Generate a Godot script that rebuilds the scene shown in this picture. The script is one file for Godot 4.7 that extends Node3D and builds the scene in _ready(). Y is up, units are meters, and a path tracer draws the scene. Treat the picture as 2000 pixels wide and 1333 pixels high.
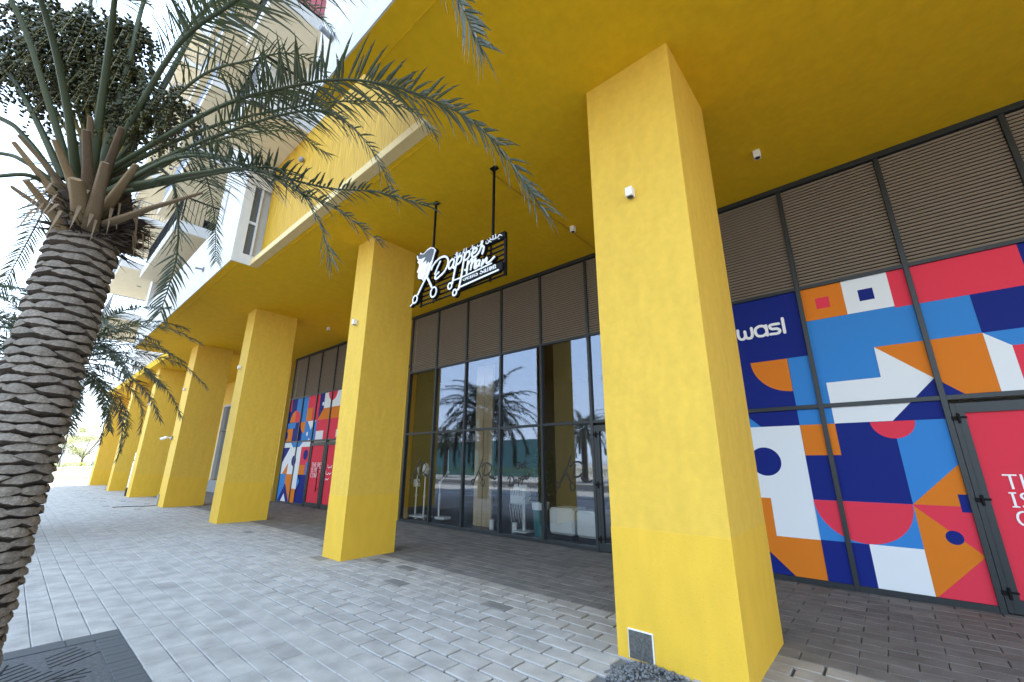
extends Node3D

const UPV := Vector3.UP
const H := 6.165            # underside of the yellow soffit
var rng := RandomNumberGenerator.new()
var taken := {}
var M := {}

# ---------------------------------------------------------------- mesh collecting
class MB:
	var v := PackedVector3Array()
	var n := PackedVector3Array()
	var c := PackedColorArray()
	var col := Color.WHITE
	func t3(a: Vector3, b: Vector3, d: Vector3, na: Vector3, nb: Vector3, nd: Vector3) -> void:
		v.append(a); v.append(d); v.append(b)
		n.append(na); n.append(nd); n.append(nb)
		c.append(col); c.append(col); c.append(col)
	func tri(a: Vector3, b: Vector3, d: Vector3) -> void:      # counter-clockwise seen from outside
		var q := (b - a).cross(d - a).normalized()
		t3(a, b, d, q, q, q)
	func quad(a: Vector3, b: Vector3, d: Vector3, e: Vector3) -> void:
		tri(a, b, d); tri(a, d, e)
	func box(lo: Vector3, hi: Vector3) -> void:
		cham((lo + hi) * 0.5, hi - lo, 0.0, Basis.IDENTITY)
	func cham(o: Vector3, s: Vector3, e: float, b: Basis) -> void:   # a box with edges cut by e
		var h := s * 0.5
		var k := h - Vector3.ONE * e
		for ax in 3:
			for sg in [-1.0, 1.0]:
				var u := (ax + 1) % 3
				var w := (ax + 2) % 3
				var p := []
				for st in [[-1, -1], [1, -1], [1, 1], [-1, 1]]:
					var q := Vector3.ZERO
					q[ax] = h[ax] * sg
					q[u] = k[u] * st[0]
					q[w] = k[w] * st[1]
					p.append(o + b * q)
				if sg > 0: quad(p[0], p[1], p[2], p[3])
				else: quad(p[3], p[2], p[1], p[0])
		if e <= 0.0: return
		for ax in 3:
			var u := (ax + 1) % 3
			var w := (ax + 2) % 3
			for su in [-1.0, 1.0]:
				for sw in [-1.0, 1.0]:
					var p := []
					for st in [[-1, 0], [1, 0], [1, 1], [-1, 1]]:
						var q := Vector3.ZERO
						q[ax] = k[ax] * st[0]
						q[u] = (h[u] if st[1] == 0 else k[u]) * su
						q[w] = (k[w] if st[1] == 0 else h[w]) * sw
						p.append(o + b * q)
					if su * sw < 0: quad(p[0], p[1], p[2], p[3])
					else: quad(p[3], p[2], p[1], p[0])
		for sx in [-1.0, 1.0]:
			for sy in [-1.0, 1.0]:
				for sz in [-1.0, 1.0]:
					var s3 := Vector3(sx, sy, sz)
					var a := o + b * (Vector3(h.x, k.y, k.z) * s3)
					var d := o + b * (Vector3(k.x, h.y, k.z) * s3)
					var f := o + b * (Vector3(k.x, k.y, h.z) * s3)
					if sx * sy * sz > 0: tri(a, d, f)
					else: tri(a, f, d)
	func tube(p: Array, r: Array, k := 8, flat := 1.0, caps := true) -> void:   # flat squashes the section
		var rings := []
		var nrm := []
		var up := Vector3.UP
		for i in p.size():
			var t: Vector3 = (p[mini(i + 1, p.size() - 1)] - p[maxi(i - 1, 0)]).normalized()
			if absf(t.dot(up)) > 0.97: up = Vector3.RIGHT if absf(t.x) < 0.9 else Vector3.BACK
			var s := t.cross(up).normalized()
			var w := s.cross(t).normalized()
			up = w
			var ring := []
			var rn := []
			for j in k:
				var a := TAU * j / k
				var dir := s * cos(a) + w * sin(a) * flat
				ring.append(p[i] + dir * r[i])
				rn.append((s * cos(a) * flat + w * sin(a)).normalized())
			rings.append(ring); nrm.append(rn)
		for i in p.size() - 1:
			for j in k:
				var q := (j + 1) % k
				t3(rings[i][j], rings[i + 1][q], rings[i][q], nrm[i][j], nrm[i + 1][q], nrm[i][q])
				t3(rings[i][j], rings[i + 1][j], rings[i + 1][q], nrm[i][j], nrm[i + 1][j], nrm[i + 1][q])
		if caps:
			for j in range(1, k - 1):
				tri(rings[0][0], rings[0][j], rings[0][j + 1])
				tri(rings[-1][0], rings[-1][j + 1], rings[-1][j])
	func lathe(o: Vector3, prof: Array, k := 16) -> void:       # prof: [radius, height] from below up
		for i in prof.size() - 1:
			var sl := Vector2(prof[i + 1][1] - prof[i][1], prof[i][0] - prof[i + 1][0]).normalized()
			for j in k:
				var a := TAU * j / k
				var b := TAU * (j + 1) / k
				var da := Vector3(cos(a), 0, -sin(a))
				var db := Vector3(cos(b), 0, -sin(b))
				var p0: Vector3 = o + da * prof[i][0] + Vector3.UP * prof[i][1]
				var p1: Vector3 = o + db * prof[i][0] + Vector3.UP * prof[i][1]
				var p2: Vector3 = o + db * prof[i + 1][0] + Vector3.UP * prof[i + 1][1]
				var p3: Vector3 = o + da * prof[i + 1][0] + Vector3.UP * prof[i + 1][1]
				var na := da * sl.x + Vector3.UP * sl.y
				var nb := db * sl.x + Vector3.UP * sl.y
				t3(p0, p1, p2, na, nb, nb); t3(p0, p2, p3, na, nb, na)
	func ball(o: Vector3, r: Vector3, k := 6, m := 4, b := Basis.IDENTITY) -> void:
		for i in m:
			for j in k:
				var q := []
				for st in [[i, j], [i, j + 1], [i + 1, j + 1], [i + 1, j]]:
					var la = -PI / 2 + PI * st[0] / m
					var lo = TAU * st[1] / k
					q.append(Vector3(cos(la) * cos(lo), sin(la), -cos(la) * sin(lo)))
				var p := []
				for x in q: p.append(o + b * (x * r))
				if i > 0: t3(p[0], p[1], p[2], b * q[0], b * q[1], b * q[2])
				if i < m - 1: t3(p[0], p[2], p[3], b * q[0], b * q[2], b * q[3])
	func prism(poly: PackedVector2Array, z0: float, z1: float, o := Vector3.ZERO) -> void:   # flat outline given depth
		var idx := Geometry2D.triangulate_polygon(poly)
		var area := 0.0
		for i in poly.size(): area += poly[i].cross(poly[(i + 1) % poly.size()])
		for i in range(0, idx.size(), 3):
			var a := poly[idx[i]]; var b := poly[idx[i + 1]]; var d := poly[idx[i + 2]]
			if (b - a).cross(d - a) < 0:
				var sw := b; b = d; d = sw
			t3(o + Vector3(a.x, a.y, z1), o + Vector3(b.x, b.y, z1), o + Vector3(d.x, d.y, z1), Vector3.BACK, Vector3.BACK, Vector3.BACK)
		if z0 == z1: return
		for i in poly.size():
			var a := poly[i]; var b := poly[(i + 1) % poly.size()]
			if (b - a).length() < 1e-6: continue
			if area < 0.0:
				var sw := a; a = b; b = sw
			quad(o + Vector3(a.x, a.y, z0), o + Vector3(b.x, b.y, z0), o + Vector3(b.x, b.y, z1), o + Vector3(a.x, a.y, z1))
	func stroke(pts: PackedVector2Array, w: float, z0: float, z1: float, o := Vector3.ZERO, smooth := true, closed := false) -> void:   # a pen line with depth
		var p := pts
		if smooth and pts.size() > 2:
			p = PackedVector2Array()
			var m := pts.size()
			for i in (m if closed else m - 1):
				var a := pts[(i - 1 + m) % m] if closed or i > 0 else pts[0] * 2 - pts[1]
				var b := pts[i]
				var d := pts[(i + 1) % m]
				var e := pts[(i + 2) % m] if closed or i + 2 < m else d * 2 - b
				for s in 5: p.append(b.cubic_interpolate(d, a, e, s / 5.0))
			p.append(pts[0] if closed else pts[m - 1])
		var L := PackedVector2Array(); var R := PackedVector2Array()
		for i in p.size():
			var t := (p[mini(i + 1, p.size() - 1)] - p[maxi(i - 1, 0)]).normalized()
			if closed and (i == 0 or i == p.size() - 1): t = (p[1] - p[p.size() - 2]).normalized()
			var s := Vector2(-t.y, t.x) * w * 0.5
			L.append(p[i] + s); R.append(p[i] - s)
		for i in p.size() - 1:
			var za := z1 + 0.0012 * i / p.size(); var zb := z1 + 0.0012 * (i + 1) / p.size()
			quad(o + Vector3(R[i].x, R[i].y, za), o + Vector3(R[i + 1].x, R[i + 1].y, zb), o + Vector3(L[i + 1].x, L[i + 1].y, zb), o + Vector3(L[i].x, L[i].y, za))
			if z1 - z0 < 0.004: continue
			quad(o + Vector3(R[i].x, R[i].y, z0), o + Vector3(R[i + 1].x, R[i + 1].y, z0), o + Vector3(R[i + 1].x, R[i + 1].y, zb), o + Vector3(R[i].x, R[i].y, za))
			quad(o + Vector3(L[i + 1].x, L[i + 1].y, z0), o + Vector3(L[i].x, L[i].y, z0), o + Vector3(L[i].x, L[i].y, za), o + Vector3(L[i + 1].x, L[i + 1].y, zb))
		if closed: return
		for e in 2:
			var q := p[0] if e == 0 else p[p.size() - 1]
			var t := (p[0] - p[1] if e == 0 else p[p.size() - 1] - p[p.size() - 2]).normalized()
			var fan := PackedVector2Array()
			for k in 7: fan.append(q + t.rotated(-PI / 2 + PI * k / 6.0) * w * 0.5)
			prism(fan, z0 if z1 - z0 >= 0.004 else z1 + 0.0012 * e, z1 + 0.0012 * e, o)
	func mesh() -> ArrayMesh:
		var a := []
		a.resize(Mesh.ARRAY_MAX)
		a[Mesh.ARRAY_VERTEX] = v; a[Mesh.ARRAY_NORMAL] = n; a[Mesh.ARRAY_COLOR] = c
		var m := ArrayMesh.new()
		m.add_surface_from_arrays(Mesh.PRIMITIVE_TRIANGLES, a)
		return m

func V(a: float, b: float, d: float) -> Vector3: return Vector3(a, b, d)
func poly2(f: Array) -> PackedVector2Array:
	var p := PackedVector2Array()
	for i in range(0, f.size(), 2): p.append(Vector2(f[i], f[i + 1]))
	return p
func pts3(f: Array) -> Array:
	var p := []
	for i in range(0, f.size(), 3): p.append(Vector3(f[i], f[i + 1], f[i + 2]))
	return p

# ---------------------------------------------------------------- naming
func numbered(called: String) -> String:
	if not taken.has(called):
		taken[called] = 0
		return called
	taken[called] += 1
	return "%s_%03d" % [called, taken[called]]
func tag(o: Node, label: String, category: String, group := "", kind := "") -> Node:
	if label: o.set_meta("label", label)
	if category: o.set_meta("category", category)
	if group: o.set_meta("group", group)
	if kind: o.set_meta("kind", kind)
	return o
func thing(called: String, label: String, category: String, at := Vector3.ZERO, group := "") -> Node3D:
	var o := Node3D.new()
	o.name = numbered(called)
	add_child(o, true)
	o.position = at
	tag(o, label, category, group)
	return o
func origin_of(p: Node) -> Vector3:
	var s := Vector3.ZERO
	while p is Node3D and p != self:
		s += (p as Node3D).position
		p = p.get_parent()
	return s
func mesh_node(called: String, m: Mesh, mat: Material, parent: Node = null, at := Vector3.ZERO) -> MeshInstance3D:
	var o := MeshInstance3D.new()
	o.mesh = m
	o.material_override = mat
	o.name = numbered(called) if parent == null else called
	o.position = at
	(self if parent == null else parent).add_child(o, true)
	return o
# a part whose mesh was collected in world coordinates
func part(called: String, mb: MB, mat: Material, parent: Node) -> MeshInstance3D:
	return mesh_node(called, mb.mesh(), mat, parent, -origin_of(parent))
func part_box(called: String, lo: Vector3, hi: Vector3, mat: Material, parent: Node, e := 0.0) -> MeshInstance3D:
	var mb := MB.new()
	mb.cham((lo + hi) * 0.5, hi - lo, e, Basis.IDENTITY)
	return part(called, mb, mat, parent)
func struct(called: String, mb: MB, mat: Material) -> MeshInstance3D:
	var o := mesh_node(called, mb.mesh(), mat)
	o.set_meta("kind", "structure")
	return o

# ---------------------------------------------------------------- materials
func noise_tex(freq: float, size := 512, type := FastNoiseLite.TYPE_SIMPLEX_SMOOTH, oct := 4, lo := 0.0, hi := 1.0, sd := 1) -> NoiseTexture2D:
	var f := FastNoiseLite.new()
	f.noise_type = type; f.frequency = freq; f.fractal_octaves = oct; f.seed = sd
	var t := NoiseTexture2D.new()
	t.width = size; t.height = size; t.seamless = true; t.noise = f
	if lo != 0.0 or hi != 1.0:
		var g := Gradient.new()
		g.set_color(0, Color(lo, lo, lo)); g.set_color(1, Color(hi, hi, hi))
		t.color_ramp = g
	return t
func mat(called: String, r: float, g: float, b: float, rough := 0.8, metal := 0.0) -> StandardMaterial3D:
	var m := StandardMaterial3D.new()
	m.resource_name = called
	m.albedo_color = Color(r, g, b).linear_to_srgb()
	m.roughness = rough
	m.metallic = metal
	M[called] = m
	return m
func surf(m: StandardMaterial3D, scale: float, albedo: Texture2D, bump: Texture2D = null, cm := 0.1) -> StandardMaterial3D:
	m.uv1_triplanar = true; m.uv1_world_triplanar = true
	m.uv1_scale = Vector3.ONE * scale
	if albedo: m.albedo_texture = albedo
	if bump:
		m.heightmap_enabled = true; m.heightmap_texture = bump; m.heightmap_scale = cm
	return m
func over(m: StandardMaterial3D, t: Texture2D, scale: Vector3) -> void:      # a broad second pattern over the first
	m.detail_enabled = true
	m.detail_blend_mode = BaseMaterial3D.BLEND_MODE_MUL
	m.detail_albedo = t
	m.detail_uv_layer = BaseMaterial3D.DETAIL_UV_2
	m.uv2_triplanar = true; m.uv2_world_triplanar = true
	m.uv2_scale = scale
func make_materials() -> void:
	var fine := noise_tex(0.16, 512, FastNoiseLite.TYPE_SIMPLEX_SMOOTH, 3, 0.0, 1.0, 3)
	var mott := noise_tex(0.012, 512, FastNoiseLite.TYPE_SIMPLEX_SMOOTH, 5, 0.955, 1.0, 5)
	var mott2 := noise_tex(0.03, 512, FastNoiseLite.TYPE_SIMPLEX_SMOOTH, 5, 0.66, 1.0, 8)
	var grain := noise_tex(0.2, 512, FastNoiseLite.TYPE_SIMPLEX_SMOOTH, 3, 0.6, 1.0, 9)
	var specks := noise_tex(0.055, 512, FastNoiseLite.TYPE_SIMPLEX_SMOOTH, 4, 0.0, 1.0, 21)
	var sg := Gradient.new()
	sg.offsets = PackedFloat32Array([0.0, 0.80, 0.88, 1.0])
	sg.colors = PackedColorArray([Color(0.97, 0.97, 0.97), Color(1, 1, 1), Color(0.80, 0.79, 0.78), Color(0.62, 0.60, 0.58)])
	specks.color_ramp = sg
	var streak := noise_tex(0.02, 512, FastNoiseLite.TYPE_SIMPLEX_SMOOTH, 4, 0.955, 1.0, 31)
	var stain := noise_tex(0.016, 512, FastNoiseLite.TYPE_SIMPLEX_SMOOTH, 5, 0.80, 1.0, 41)
	M.streak = streak; M.stain = stain; M.specks = specks
	M.mott = mott; M.fine = fine; M.grain = grain; M.mott2 = mott2
	surf(mat("yellow_stucco", 0.78, 0.50, 0.066, 0.70), 1.3, mott, fine, 0.22)
	surf(mat("yellow_repaint", 0.80, 0.495, 0.046, 0.70), 1.9, specks, fine, 0.16)
	surf(mat("yellow_soffit", 0.77, 0.465, 0.006, 0.85), 1.2, mott, fine, 0.16)
	surf(mat("yellow_ribbed", 0.70, 0.42, 0.03, 0.7), 0.7, mott2)
	M.yellow_ribbed.uv1_scale = Vector3(2.2, 0.07, 2.2)
	for k in ["yellow_stucco", "yellow_repaint", "yellow_soffit", "yellow_ribbed"]: M[k].metallic_specular = 0.4
	for k in ["yellow_stucco", "yellow_repaint", "yellow_soffit"]: over(M[k], streak, Vector3(0.5, 0.12, 0.5) if k != "yellow_soffit" else Vector3(0.25, 0.25, 0.25))
	surf(mat("white_render", 0.60, 0.60, 0.59, 0.8), 0.5, mott, fine, 0.25)
	over(M.white_render, streak, Vector3(0.5, 0.05, 0.5))
	surf(mat("cream_render", 0.72, 0.65, 0.50, 0.8), 0.5, mott, fine, 0.2)
	surf(mat("cream_lip", 0.66, 0.51, 0.24, 0.75), 0.5, mott)
	surf(mat("plinth_grey", 0.30, 0.31, 0.33, 0.8), 0.5, mott)
	surf(mat("paver", 0.85, 0.815, 0.77, 0.85), 1.3, grain, fine, 0.22)
	over(M.paver, stain, Vector3.ONE * 0.33)
	M.paver.vertex_color_use_as_albedo = true
	surf(mat("joint", 0.10, 0.095, 0.09, 0.95), 2.0, mott2)
	surf(mat("joint_light", 0.22, 0.22, 0.22, 0.95), 2.0, mott2)
	surf(mat("asphalt", 0.055, 0.056, 0.06, 0.9), 0.8, mott2, fine, 0.3)
	surf(mat("concrete", 0.42, 0.41, 0.39, 0.85), 0.6, mott2, fine, 0.15)
	surf(mat("sand", 0.52, 0.46, 0.37, 0.95), 0.05, mott2)
	mat("frame", 0.030, 0.036, 0.040, 0.42, 0.25)
	mat("frame_dark", 0.012, 0.014, 0.016, 0.6)
	surf(mat("louvre", 0.20, 0.155, 0.110, 0.75, 0.0), 0.6, mott)
	mat("black_metal", 0.008, 0.008, 0.009, 0.6, 0.0)
	M.black_metal.metallic_specular = 0.25
	mat("sign_white", 0.85, 0.86, 0.88, 0.35)
	mat("sign_hair", 0.075, 0.085, 0.105, 0.4)
	mat("rail_blue", 0.045, 0.055, 0.10, 0.5)
	mat("rail_grey", 0.22, 0.23, 0.25, 0.5, 0.3)
	mat("window_dark", 0.05, 0.07, 0.10, 0.06, 0.0)
	M.window_dark.metallic_specular = 0.9
	mat("vinyl_black", 0.008, 0.008, 0.009, 0.5)
	mat("print", 1.0, 1.0, 1.0, 0.55)
	M.print.metallic_specular = 0.2
	M.print.vertex_color_use_as_albedo = true
	mat("print_text", 0.85, 0.85, 0.85, 0.5)
	mat("white_plastic", 0.78, 0.78, 0.76, 0.4)
	mat("lens", 0.03, 0.03, 0.035, 0.1)
	surf(mat("steel_plate", 0.20, 0.20, 0.19, 0.45, 0.4), 2.0, mott2)
	surf(mat("grate", 0.12, 0.13, 0.145, 0.65, 0.0), 1.5, mott2, fine, 0.1)
	mat("slot_shade", 0.004, 0.004, 0.005, 0.9)
	surf(mat("pit_stone", 0.15, 0.16, 0.17, 0.85), 1.5, grain, fine, 0.2)
	surf(mat("boot", 1.0, 1.0, 1.0, 0.95), 2.6, mott2, grain, 0.9)
	M.boot.vertex_color_use_as_albedo = true
	M.boot.uv1_world_triplanar = false
	surf(mat("trunk_core", 0.060, 0.045, 0.034, 1.0), 3.0, grain, grain, 1.0)
	surf(mat("stub", 0.36, 0.235, 0.115, 0.85), 3.0, mott2, grain, 0.4)
	M.stub.uv1_scale = Vector3(9, 1.2, 9)
	for i in 3:
		var sb := M.stub.duplicate() as StandardMaterial3D
		sb.albedo_color = [Color(0.36, 0.25, 0.13), Color(0.26, 0.18, 0.10), Color(0.19, 0.125, 0.075)][i].linear_to_srgb()
		M["stub%d" % i] = sb
	mat("fibre", 0.055, 0.038, 0.026, 1.0)
	mat("dead_leaf", 0.21, 0.15, 0.095, 0.9)
	mat("petiole", 0.046, 0.060, 0.027, 0.6)
	for i in 3:
		var lf := mat("leaf%d" % i, [0.050, 0.075, 0.040][i], [0.064, 0.085, 0.054][i], [0.036, 0.058, 0.036][i], 0.5)
		lf.backlight_enabled = true
		lf.backlight = Color(0.16, 0.20, 0.06)
	mat("date", 0.035, 0.040, 0.012, 0.45)
	mat("date_stalk", 0.20, 0.17, 0.05, 0.7)
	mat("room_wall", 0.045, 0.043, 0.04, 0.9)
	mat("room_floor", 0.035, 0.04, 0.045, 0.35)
	surf(mat("panel_wood", 0.46, 0.36, 0.19, 0.6), 1.0, mott2)
	M.panel_wood.uv1_scale = Vector3(14, 0.6, 6)
	mat("teal", 0.02, 0.12, 0.12, 0.35)
	mat("salon_white", 0.50, 0.54, 0.52, 0.4)
	mat("dark_leather", 0.012, 0.012, 0.014, 0.4)
	mat("pot_leaf", 0.035, 0.075, 0.025, 0.5)
	mat("hedge", 0.10, 0.16, 0.03, 0.7)
	mat("hedge_yellow", 0.34, 0.36, 0.06, 0.7)
	mat("pale_leaf", 0.40, 0.42, 0.20, 0.7)
	surf(mat("bark", 0.16, 0.13, 0.10, 0.95), 4.0, mott2)
	mat("pebble", 0.16, 0.17, 0.18, 0.7)
	M.pebble.vertex_color_use_as_albedo = true
	surf(mat("beige_wall", 0.62, 0.55, 0.44, 0.9), 0.4, mott)
	mat("hoarding", 0.04, 0.13, 0.15, 0.5)
	mat("far_white", 0.66, 0.67, 0.70, 0.8)
	mat("pole_metal", 0.40, 0.37, 0.28, 0.5, 0.3)
	mat("pink_cloth", 0.62, 0.20, 0.24, 0.9)
	mat("tape_grey", 0.35, 0.35, 0.35, 0.7)
	var px := Image.create(4, 4, false, Image.FORMAT_RGB8)
	px.fill(Color(1.0, 0.02, 1.0))
	var film := ORMMaterial3D.new()                # coated shop glass: part mirror, part clear
	film.resource_name = "coated_glass"
	film.orm_texture = ImageTexture.create_from_image(px)
	film.albedo_color = Color(0.82, 0.87, 0.95, 0.115)
	film.transparency = BaseMaterial3D.TRANSPARENCY_ALPHA
	M.glass = film
	var dark := ORMMaterial3D.new()
	dark.resource_name = "mirror_glass"
	dark.orm_texture = film.orm_texture
	dark.albedo_color = Color(0.72, 0.76, 0.80)
	M.mirror = dark

# ---------------------------------------------------------------- the building
var bld: Node3D
const COLS := [   # x from, x to, z back, z front
	[-2.093, -1.051, 2.603, 3.843], [-7.937, -7.289, 2.627, 3.680], [-14.643, -13.947, 2.446, 3.692], [-21.246, -20.251, 2.446, 3.692],
	[-27.933, -27.042, 2.446, 3.692], [-34.438, -33.552, 2.446, 3.692], [-43.2, -42.4, 2.35, 3.692]]

func railing(parent: Node, a: Vector3, b: Vector3, h: float, m: Material, gap := 0.12) -> void:
	var r := MB.new()
	var d := (b - a)
	var along := d.normalized()
	var bs := Basis(along, UPV, along.cross(UPV))
	r.cham((a + b) * 0.5 + UPV * h, Vector3(d.length(), 0.045, 0.05), 0.006, bs)
	r.cham((a + b) * 0.5 + UPV * 0.10, Vector3(d.length(), 0.03, 0.04), 0.0, bs)
	var k := int(d.length() / gap)
	for i in k + 1:
		r.cham(a + d * (float(i) / k) + UPV * (h * 0.5 + 0.03), Vector3(0.016 if i % 8 else 0.04, h - 0.1, 0.016), 0.0, bs)
	part("railing", r, m, parent)

func slab(parent: Node, x0: float, x1: float, z0: float, z1: float, y: float) -> Node3D:   # balcony floor: pale underside, white edge
	var s := part_box("balcony_slab", V(x0, y, z0), V(x1 - 0.012, y + 0.30, z1 - 0.012), M.cream_render, parent)
	var e := MB.new()
	e.box(V(x0, y + 0.01, z1 - 0.012), V(x1 - 0.012, y + 0.38, z1))
	e.box(V(x1 - 0.012, y + 0.01, z0), V(x1, y + 0.38, z1))
	part("edge_band", e, M.white_render, s)
	return s

func window_in(parent: Node, x0: float, x1: float, y0: float, y1: float, z: float) -> void:
	var w := part_box("window", V(x0, y0, z), V(x1, y1, z + 0.02), M.window_dark, parent)
	var f := MB.new()
	for q in [[x0 - 0.05, x0, y0, y1], [x1, x1 + 0.05, y0, y1], [(x0 + x1) / 2 - 0.025, (x0 + x1) / 2 + 0.025, y0, y1], [x0 - 0.05, x1 + 0.05, y1, y1 + 0.05], [x0 - 0.05, x1 + 0.05, y0 - 0.05, y0]]:
		f.box(V(q[0], q[2], z), V(q[1], q[3], z + 0.045))
	part("window_frame", f, M.frame, w)

func make_building() -> void:
	bld = thing("apartment_building", "tall white and yellow apartment building on yellow pillars with shopfronts below", "building")
	# soffit
	var so := MB.new()
	so.box(V(-43.2, H, -0.3), V(-23.2, H + 0.25, 3.90))
	so.box(V(-23.2, H, -0.3), V(-10.86, H + 0.05, 5.28))
	so.box(V(-23.2, H + 0.05, -0.3), V(-10.86, H + 0.25, 5.08))
	so.box(V(-10.86, H, -0.3), V(-4.00, H + 0.15, 4.72))
	so.box(V(-4.00, H, -0.3), V(13.0, H + 0.05, 5.86))
	so.box(V(-4.00, H + 0.05, -0.3), V(13.0, H + 0.25, 5.86))
	so.box(V(-4.88, H, 5.86), V(13.0, H + 0.05, 6.10))
	var sof := part("soffit", so, M.yellow_soffit, bld)
	var gr := MB.new()      # drip beads set in from the edges
	gr.box(V(-23.0, H - 0.008, 5.12), V(-11.0, H, 5.135))
	gr.box(V(-10.6, H - 0.008, 4.64), V(-4.1, H, 4.655))
	gr.box(V(-3.9, H - 0.008, 5.82), V(12.9, H, 5.835))
	part("drip_bead", gr, M.yellow_soffit, sof)
	var fas := MB.new()
	fas.box(V(-43.2, H, 3.90), V(-23.2, H + 0.34, 4.02))
	part("soffit_fascia", fas, M.yellow_soffit, bld)
	part_box("slab_lip", V(-10.86, H, 4.72), V(-3.99, H + 0.15, 4.90), M.cream_lip, bld, 0.006)
	# cable cover on the soffit, from the sign to the shop
	var cc := MB.new()
	cc.cham(V(-4.07, H - 0.009, 1.85), Vector3(0.022, 0.016, 3.4), 0.003, Basis.IDENTITY)
	part("cable_cover", cc, M.yellow_ribbed, sof)
	# pillars
	for i in COLS.size():
		var q: Array = COLS[i]
		var c := MB.new()
		c.cham(V((q[0] + q[1]) / 2, H / 2, (q[2] + q[3]) / 2), Vector3(q[1] - q[0], H + 0.03, q[3] - q[2]), 0.006, Basis.IDENTITY)
		var p := part("pillar", c, M.yellow_stucco, bld)
		p.set_meta("label", ["widest nearest yellow pillar", "second yellow pillar beside the hanging sign", "third yellow pillar before the patterned shopfront", "fourth yellow pillar with bullet camera", "fifth yellow pillar behind the white post", "sixth yellow pillar", "last yellow pillar by the sunlit ground"][i])
		var b := MB.new()
		b.cham(V((q[0] + q[1]) / 2, 0.5175 - 0.02, (q[2] + q[3]) / 2), Vector3(q[1] - q[0] + 0.0024, 1.035 + 0.04, q[3] - q[2] + 0.0024), 0.0011, Basis.IDENTITY)
		part("repainted_base", b, M.yellow_repaint, p)
	# core of the tower, closed to sun and sky
	var core := MB.new()
	core.box(V(-41.0, H + 0.25, -14.0), V(13.0, 34.0, 3.0))
	part("tower_wall", core, M.white_render, bld)
	# ground floor walls
	for q in [[-43.2, 0.0, -29.3, H], [-29.3, 4.82, -25.0, H], [-29.3, 0.0, -25.0, 0.62], [-25.0, 0.0, -20.35, H], [-14.6, 0.0, -11.05, H], [-3.17, 0.0, -1.98, H], [5.85, 0.0, 13.0, H]]:
		part_box("shop_wall", V(q[0], q[1], -0.35), V(q[2], q[3], 0.0), M.yellow_stucco, bld)
	var bk := MB.new()
	bk.box(V(-43.2, -0.1, -14.0), V(-42.9, H, -0.35))
	bk.box(V(12.7, -0.1, -14.0), V(13.0, H, -0.35))
	bk.box(V(-42.9, -0.1, -14.0), V(12.7, H, -13.7))
	part("rear_wall", bk, M.white_render, bld)
	part_box("plinth", V(-42.3, 0.0, 0.0), V(-20.4, 0.62, 0.025), M.plinth_grey, bld)
	var lw := part_box("lobby_window", V(-29.2, 0.66, -0.12), V(-25.1, 4.78, -0.10), M.mirror, bld)
	var lf := MB.new()
	lf.box(V(-29.3, 0.62, -0.1), V(-29.15, 4.82, 0.06))
	lf.box(V(-29.15, 4.70, -0.1), V(-25.0, 4.82, 0.06))
	part("white_trim", lf, M.white_render, lw)
	var lm := MB.new()
	for x in [-27.8, -26.5, -25.2]: lm.box(V(x - 0.03, 0.62, -0.1), V(x + 0.03, 4.70, -0.02))
	lm.box(V(-29.15, 3.3, -0.1), V(-25.0, 3.36, -0.03))
	part("mullion", lm, M.frame, lw)
	# ------------ upper floors, left white block
	var wh := MB.new()
	wh.box(V(-23.2, H + 0.05, 5.08), V(-10.86, H + 0.25, 5.28))
	wh.box(V(-23.21, H + 0.001, 5.28), V(-10.84, H + 0.25, 5.30))
	wh.box(V(-10.86, H + 0.001, 4.72), V(-10.84, H + 0.25, 5.28))
	part("white_fascia", wh, M.white_render, bld)
	part_box("parapet", V(-22.62, H + 0.25, 5.10), V(-13.1, 7.86, 5.30), M.white_render, bld, 0.008)
	part_box("corner_pier", V(-23.2, H + 0.25, 3.9), V(-22.62, 34.0, 5.30), M.white_render, bld)
	var pier := MB.new()
	pier.box(V(-13.1, H + 0.25, 3.0), V(-12.58, 34.0, 5.30))
	pier.box(V(-12.58, H + 0.25, 3.0), V(-12.40, 7.75, 5.30))
	pier.box(V(-12.58, 7.75, 3.0), V(-12.40, 8.95, 5.02))
	pier.box(V(-12.58, 8.95, 3.0), V(-12.40, 34.0, 5.30))
	pier.box(V(-12.40, H + 0.25, 3.0), V(-10.95, 34.0, 5.30))
	pier.box(V(-10.95, H + 0.25, 5.09), V(-10.84, 34.0, 5.30))
	pier.box(V(-10.95, 8.30, 3.0), V(-10.84, 34.0, 5.09))
	pier.box(V(-10.95, H + 0.25, 4.72), V(-10.84, 6.42, 5.09))
	part("white_pier", pier, M.white_render, bld)
	part_box("slit_window", V(-12.58, 7.75, 5.02), V(-12.40, 8.95, 5.04), M.window_dark, bld)
	var sw := part_box("side_window", V(-10.95, 6.42, 4.93), V(-10.90, 8.30, 5.09), M.window_dark, bld)
	var sf := MB.new()
	sf.box(V(-10.95, 6.42, 4.895), V(-10.83, 8.30, 4.93))
	sf.box(V(-10.91, 7.25, 4.93), V(-10.86, 7.32, 5.09))
	part("window_frame", sf, M.white_render, sw)
	var back := MB.new()
	back.box(V(-22.62, H + 0.25, 3.0), V(-13.1, 34.0, 3.05))
	part("terrace_wall", back, M.white_render, bld)
	for k in 9:
		var y := 6.45 + 3.05 * k
		for q in [[-21.6, -19.6], [-18.4, -16.4], [-15.4, -13.8]]:
			window_in(bld, q[0], q[1], y + 0.05, y + 2.2, 3.05)
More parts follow.
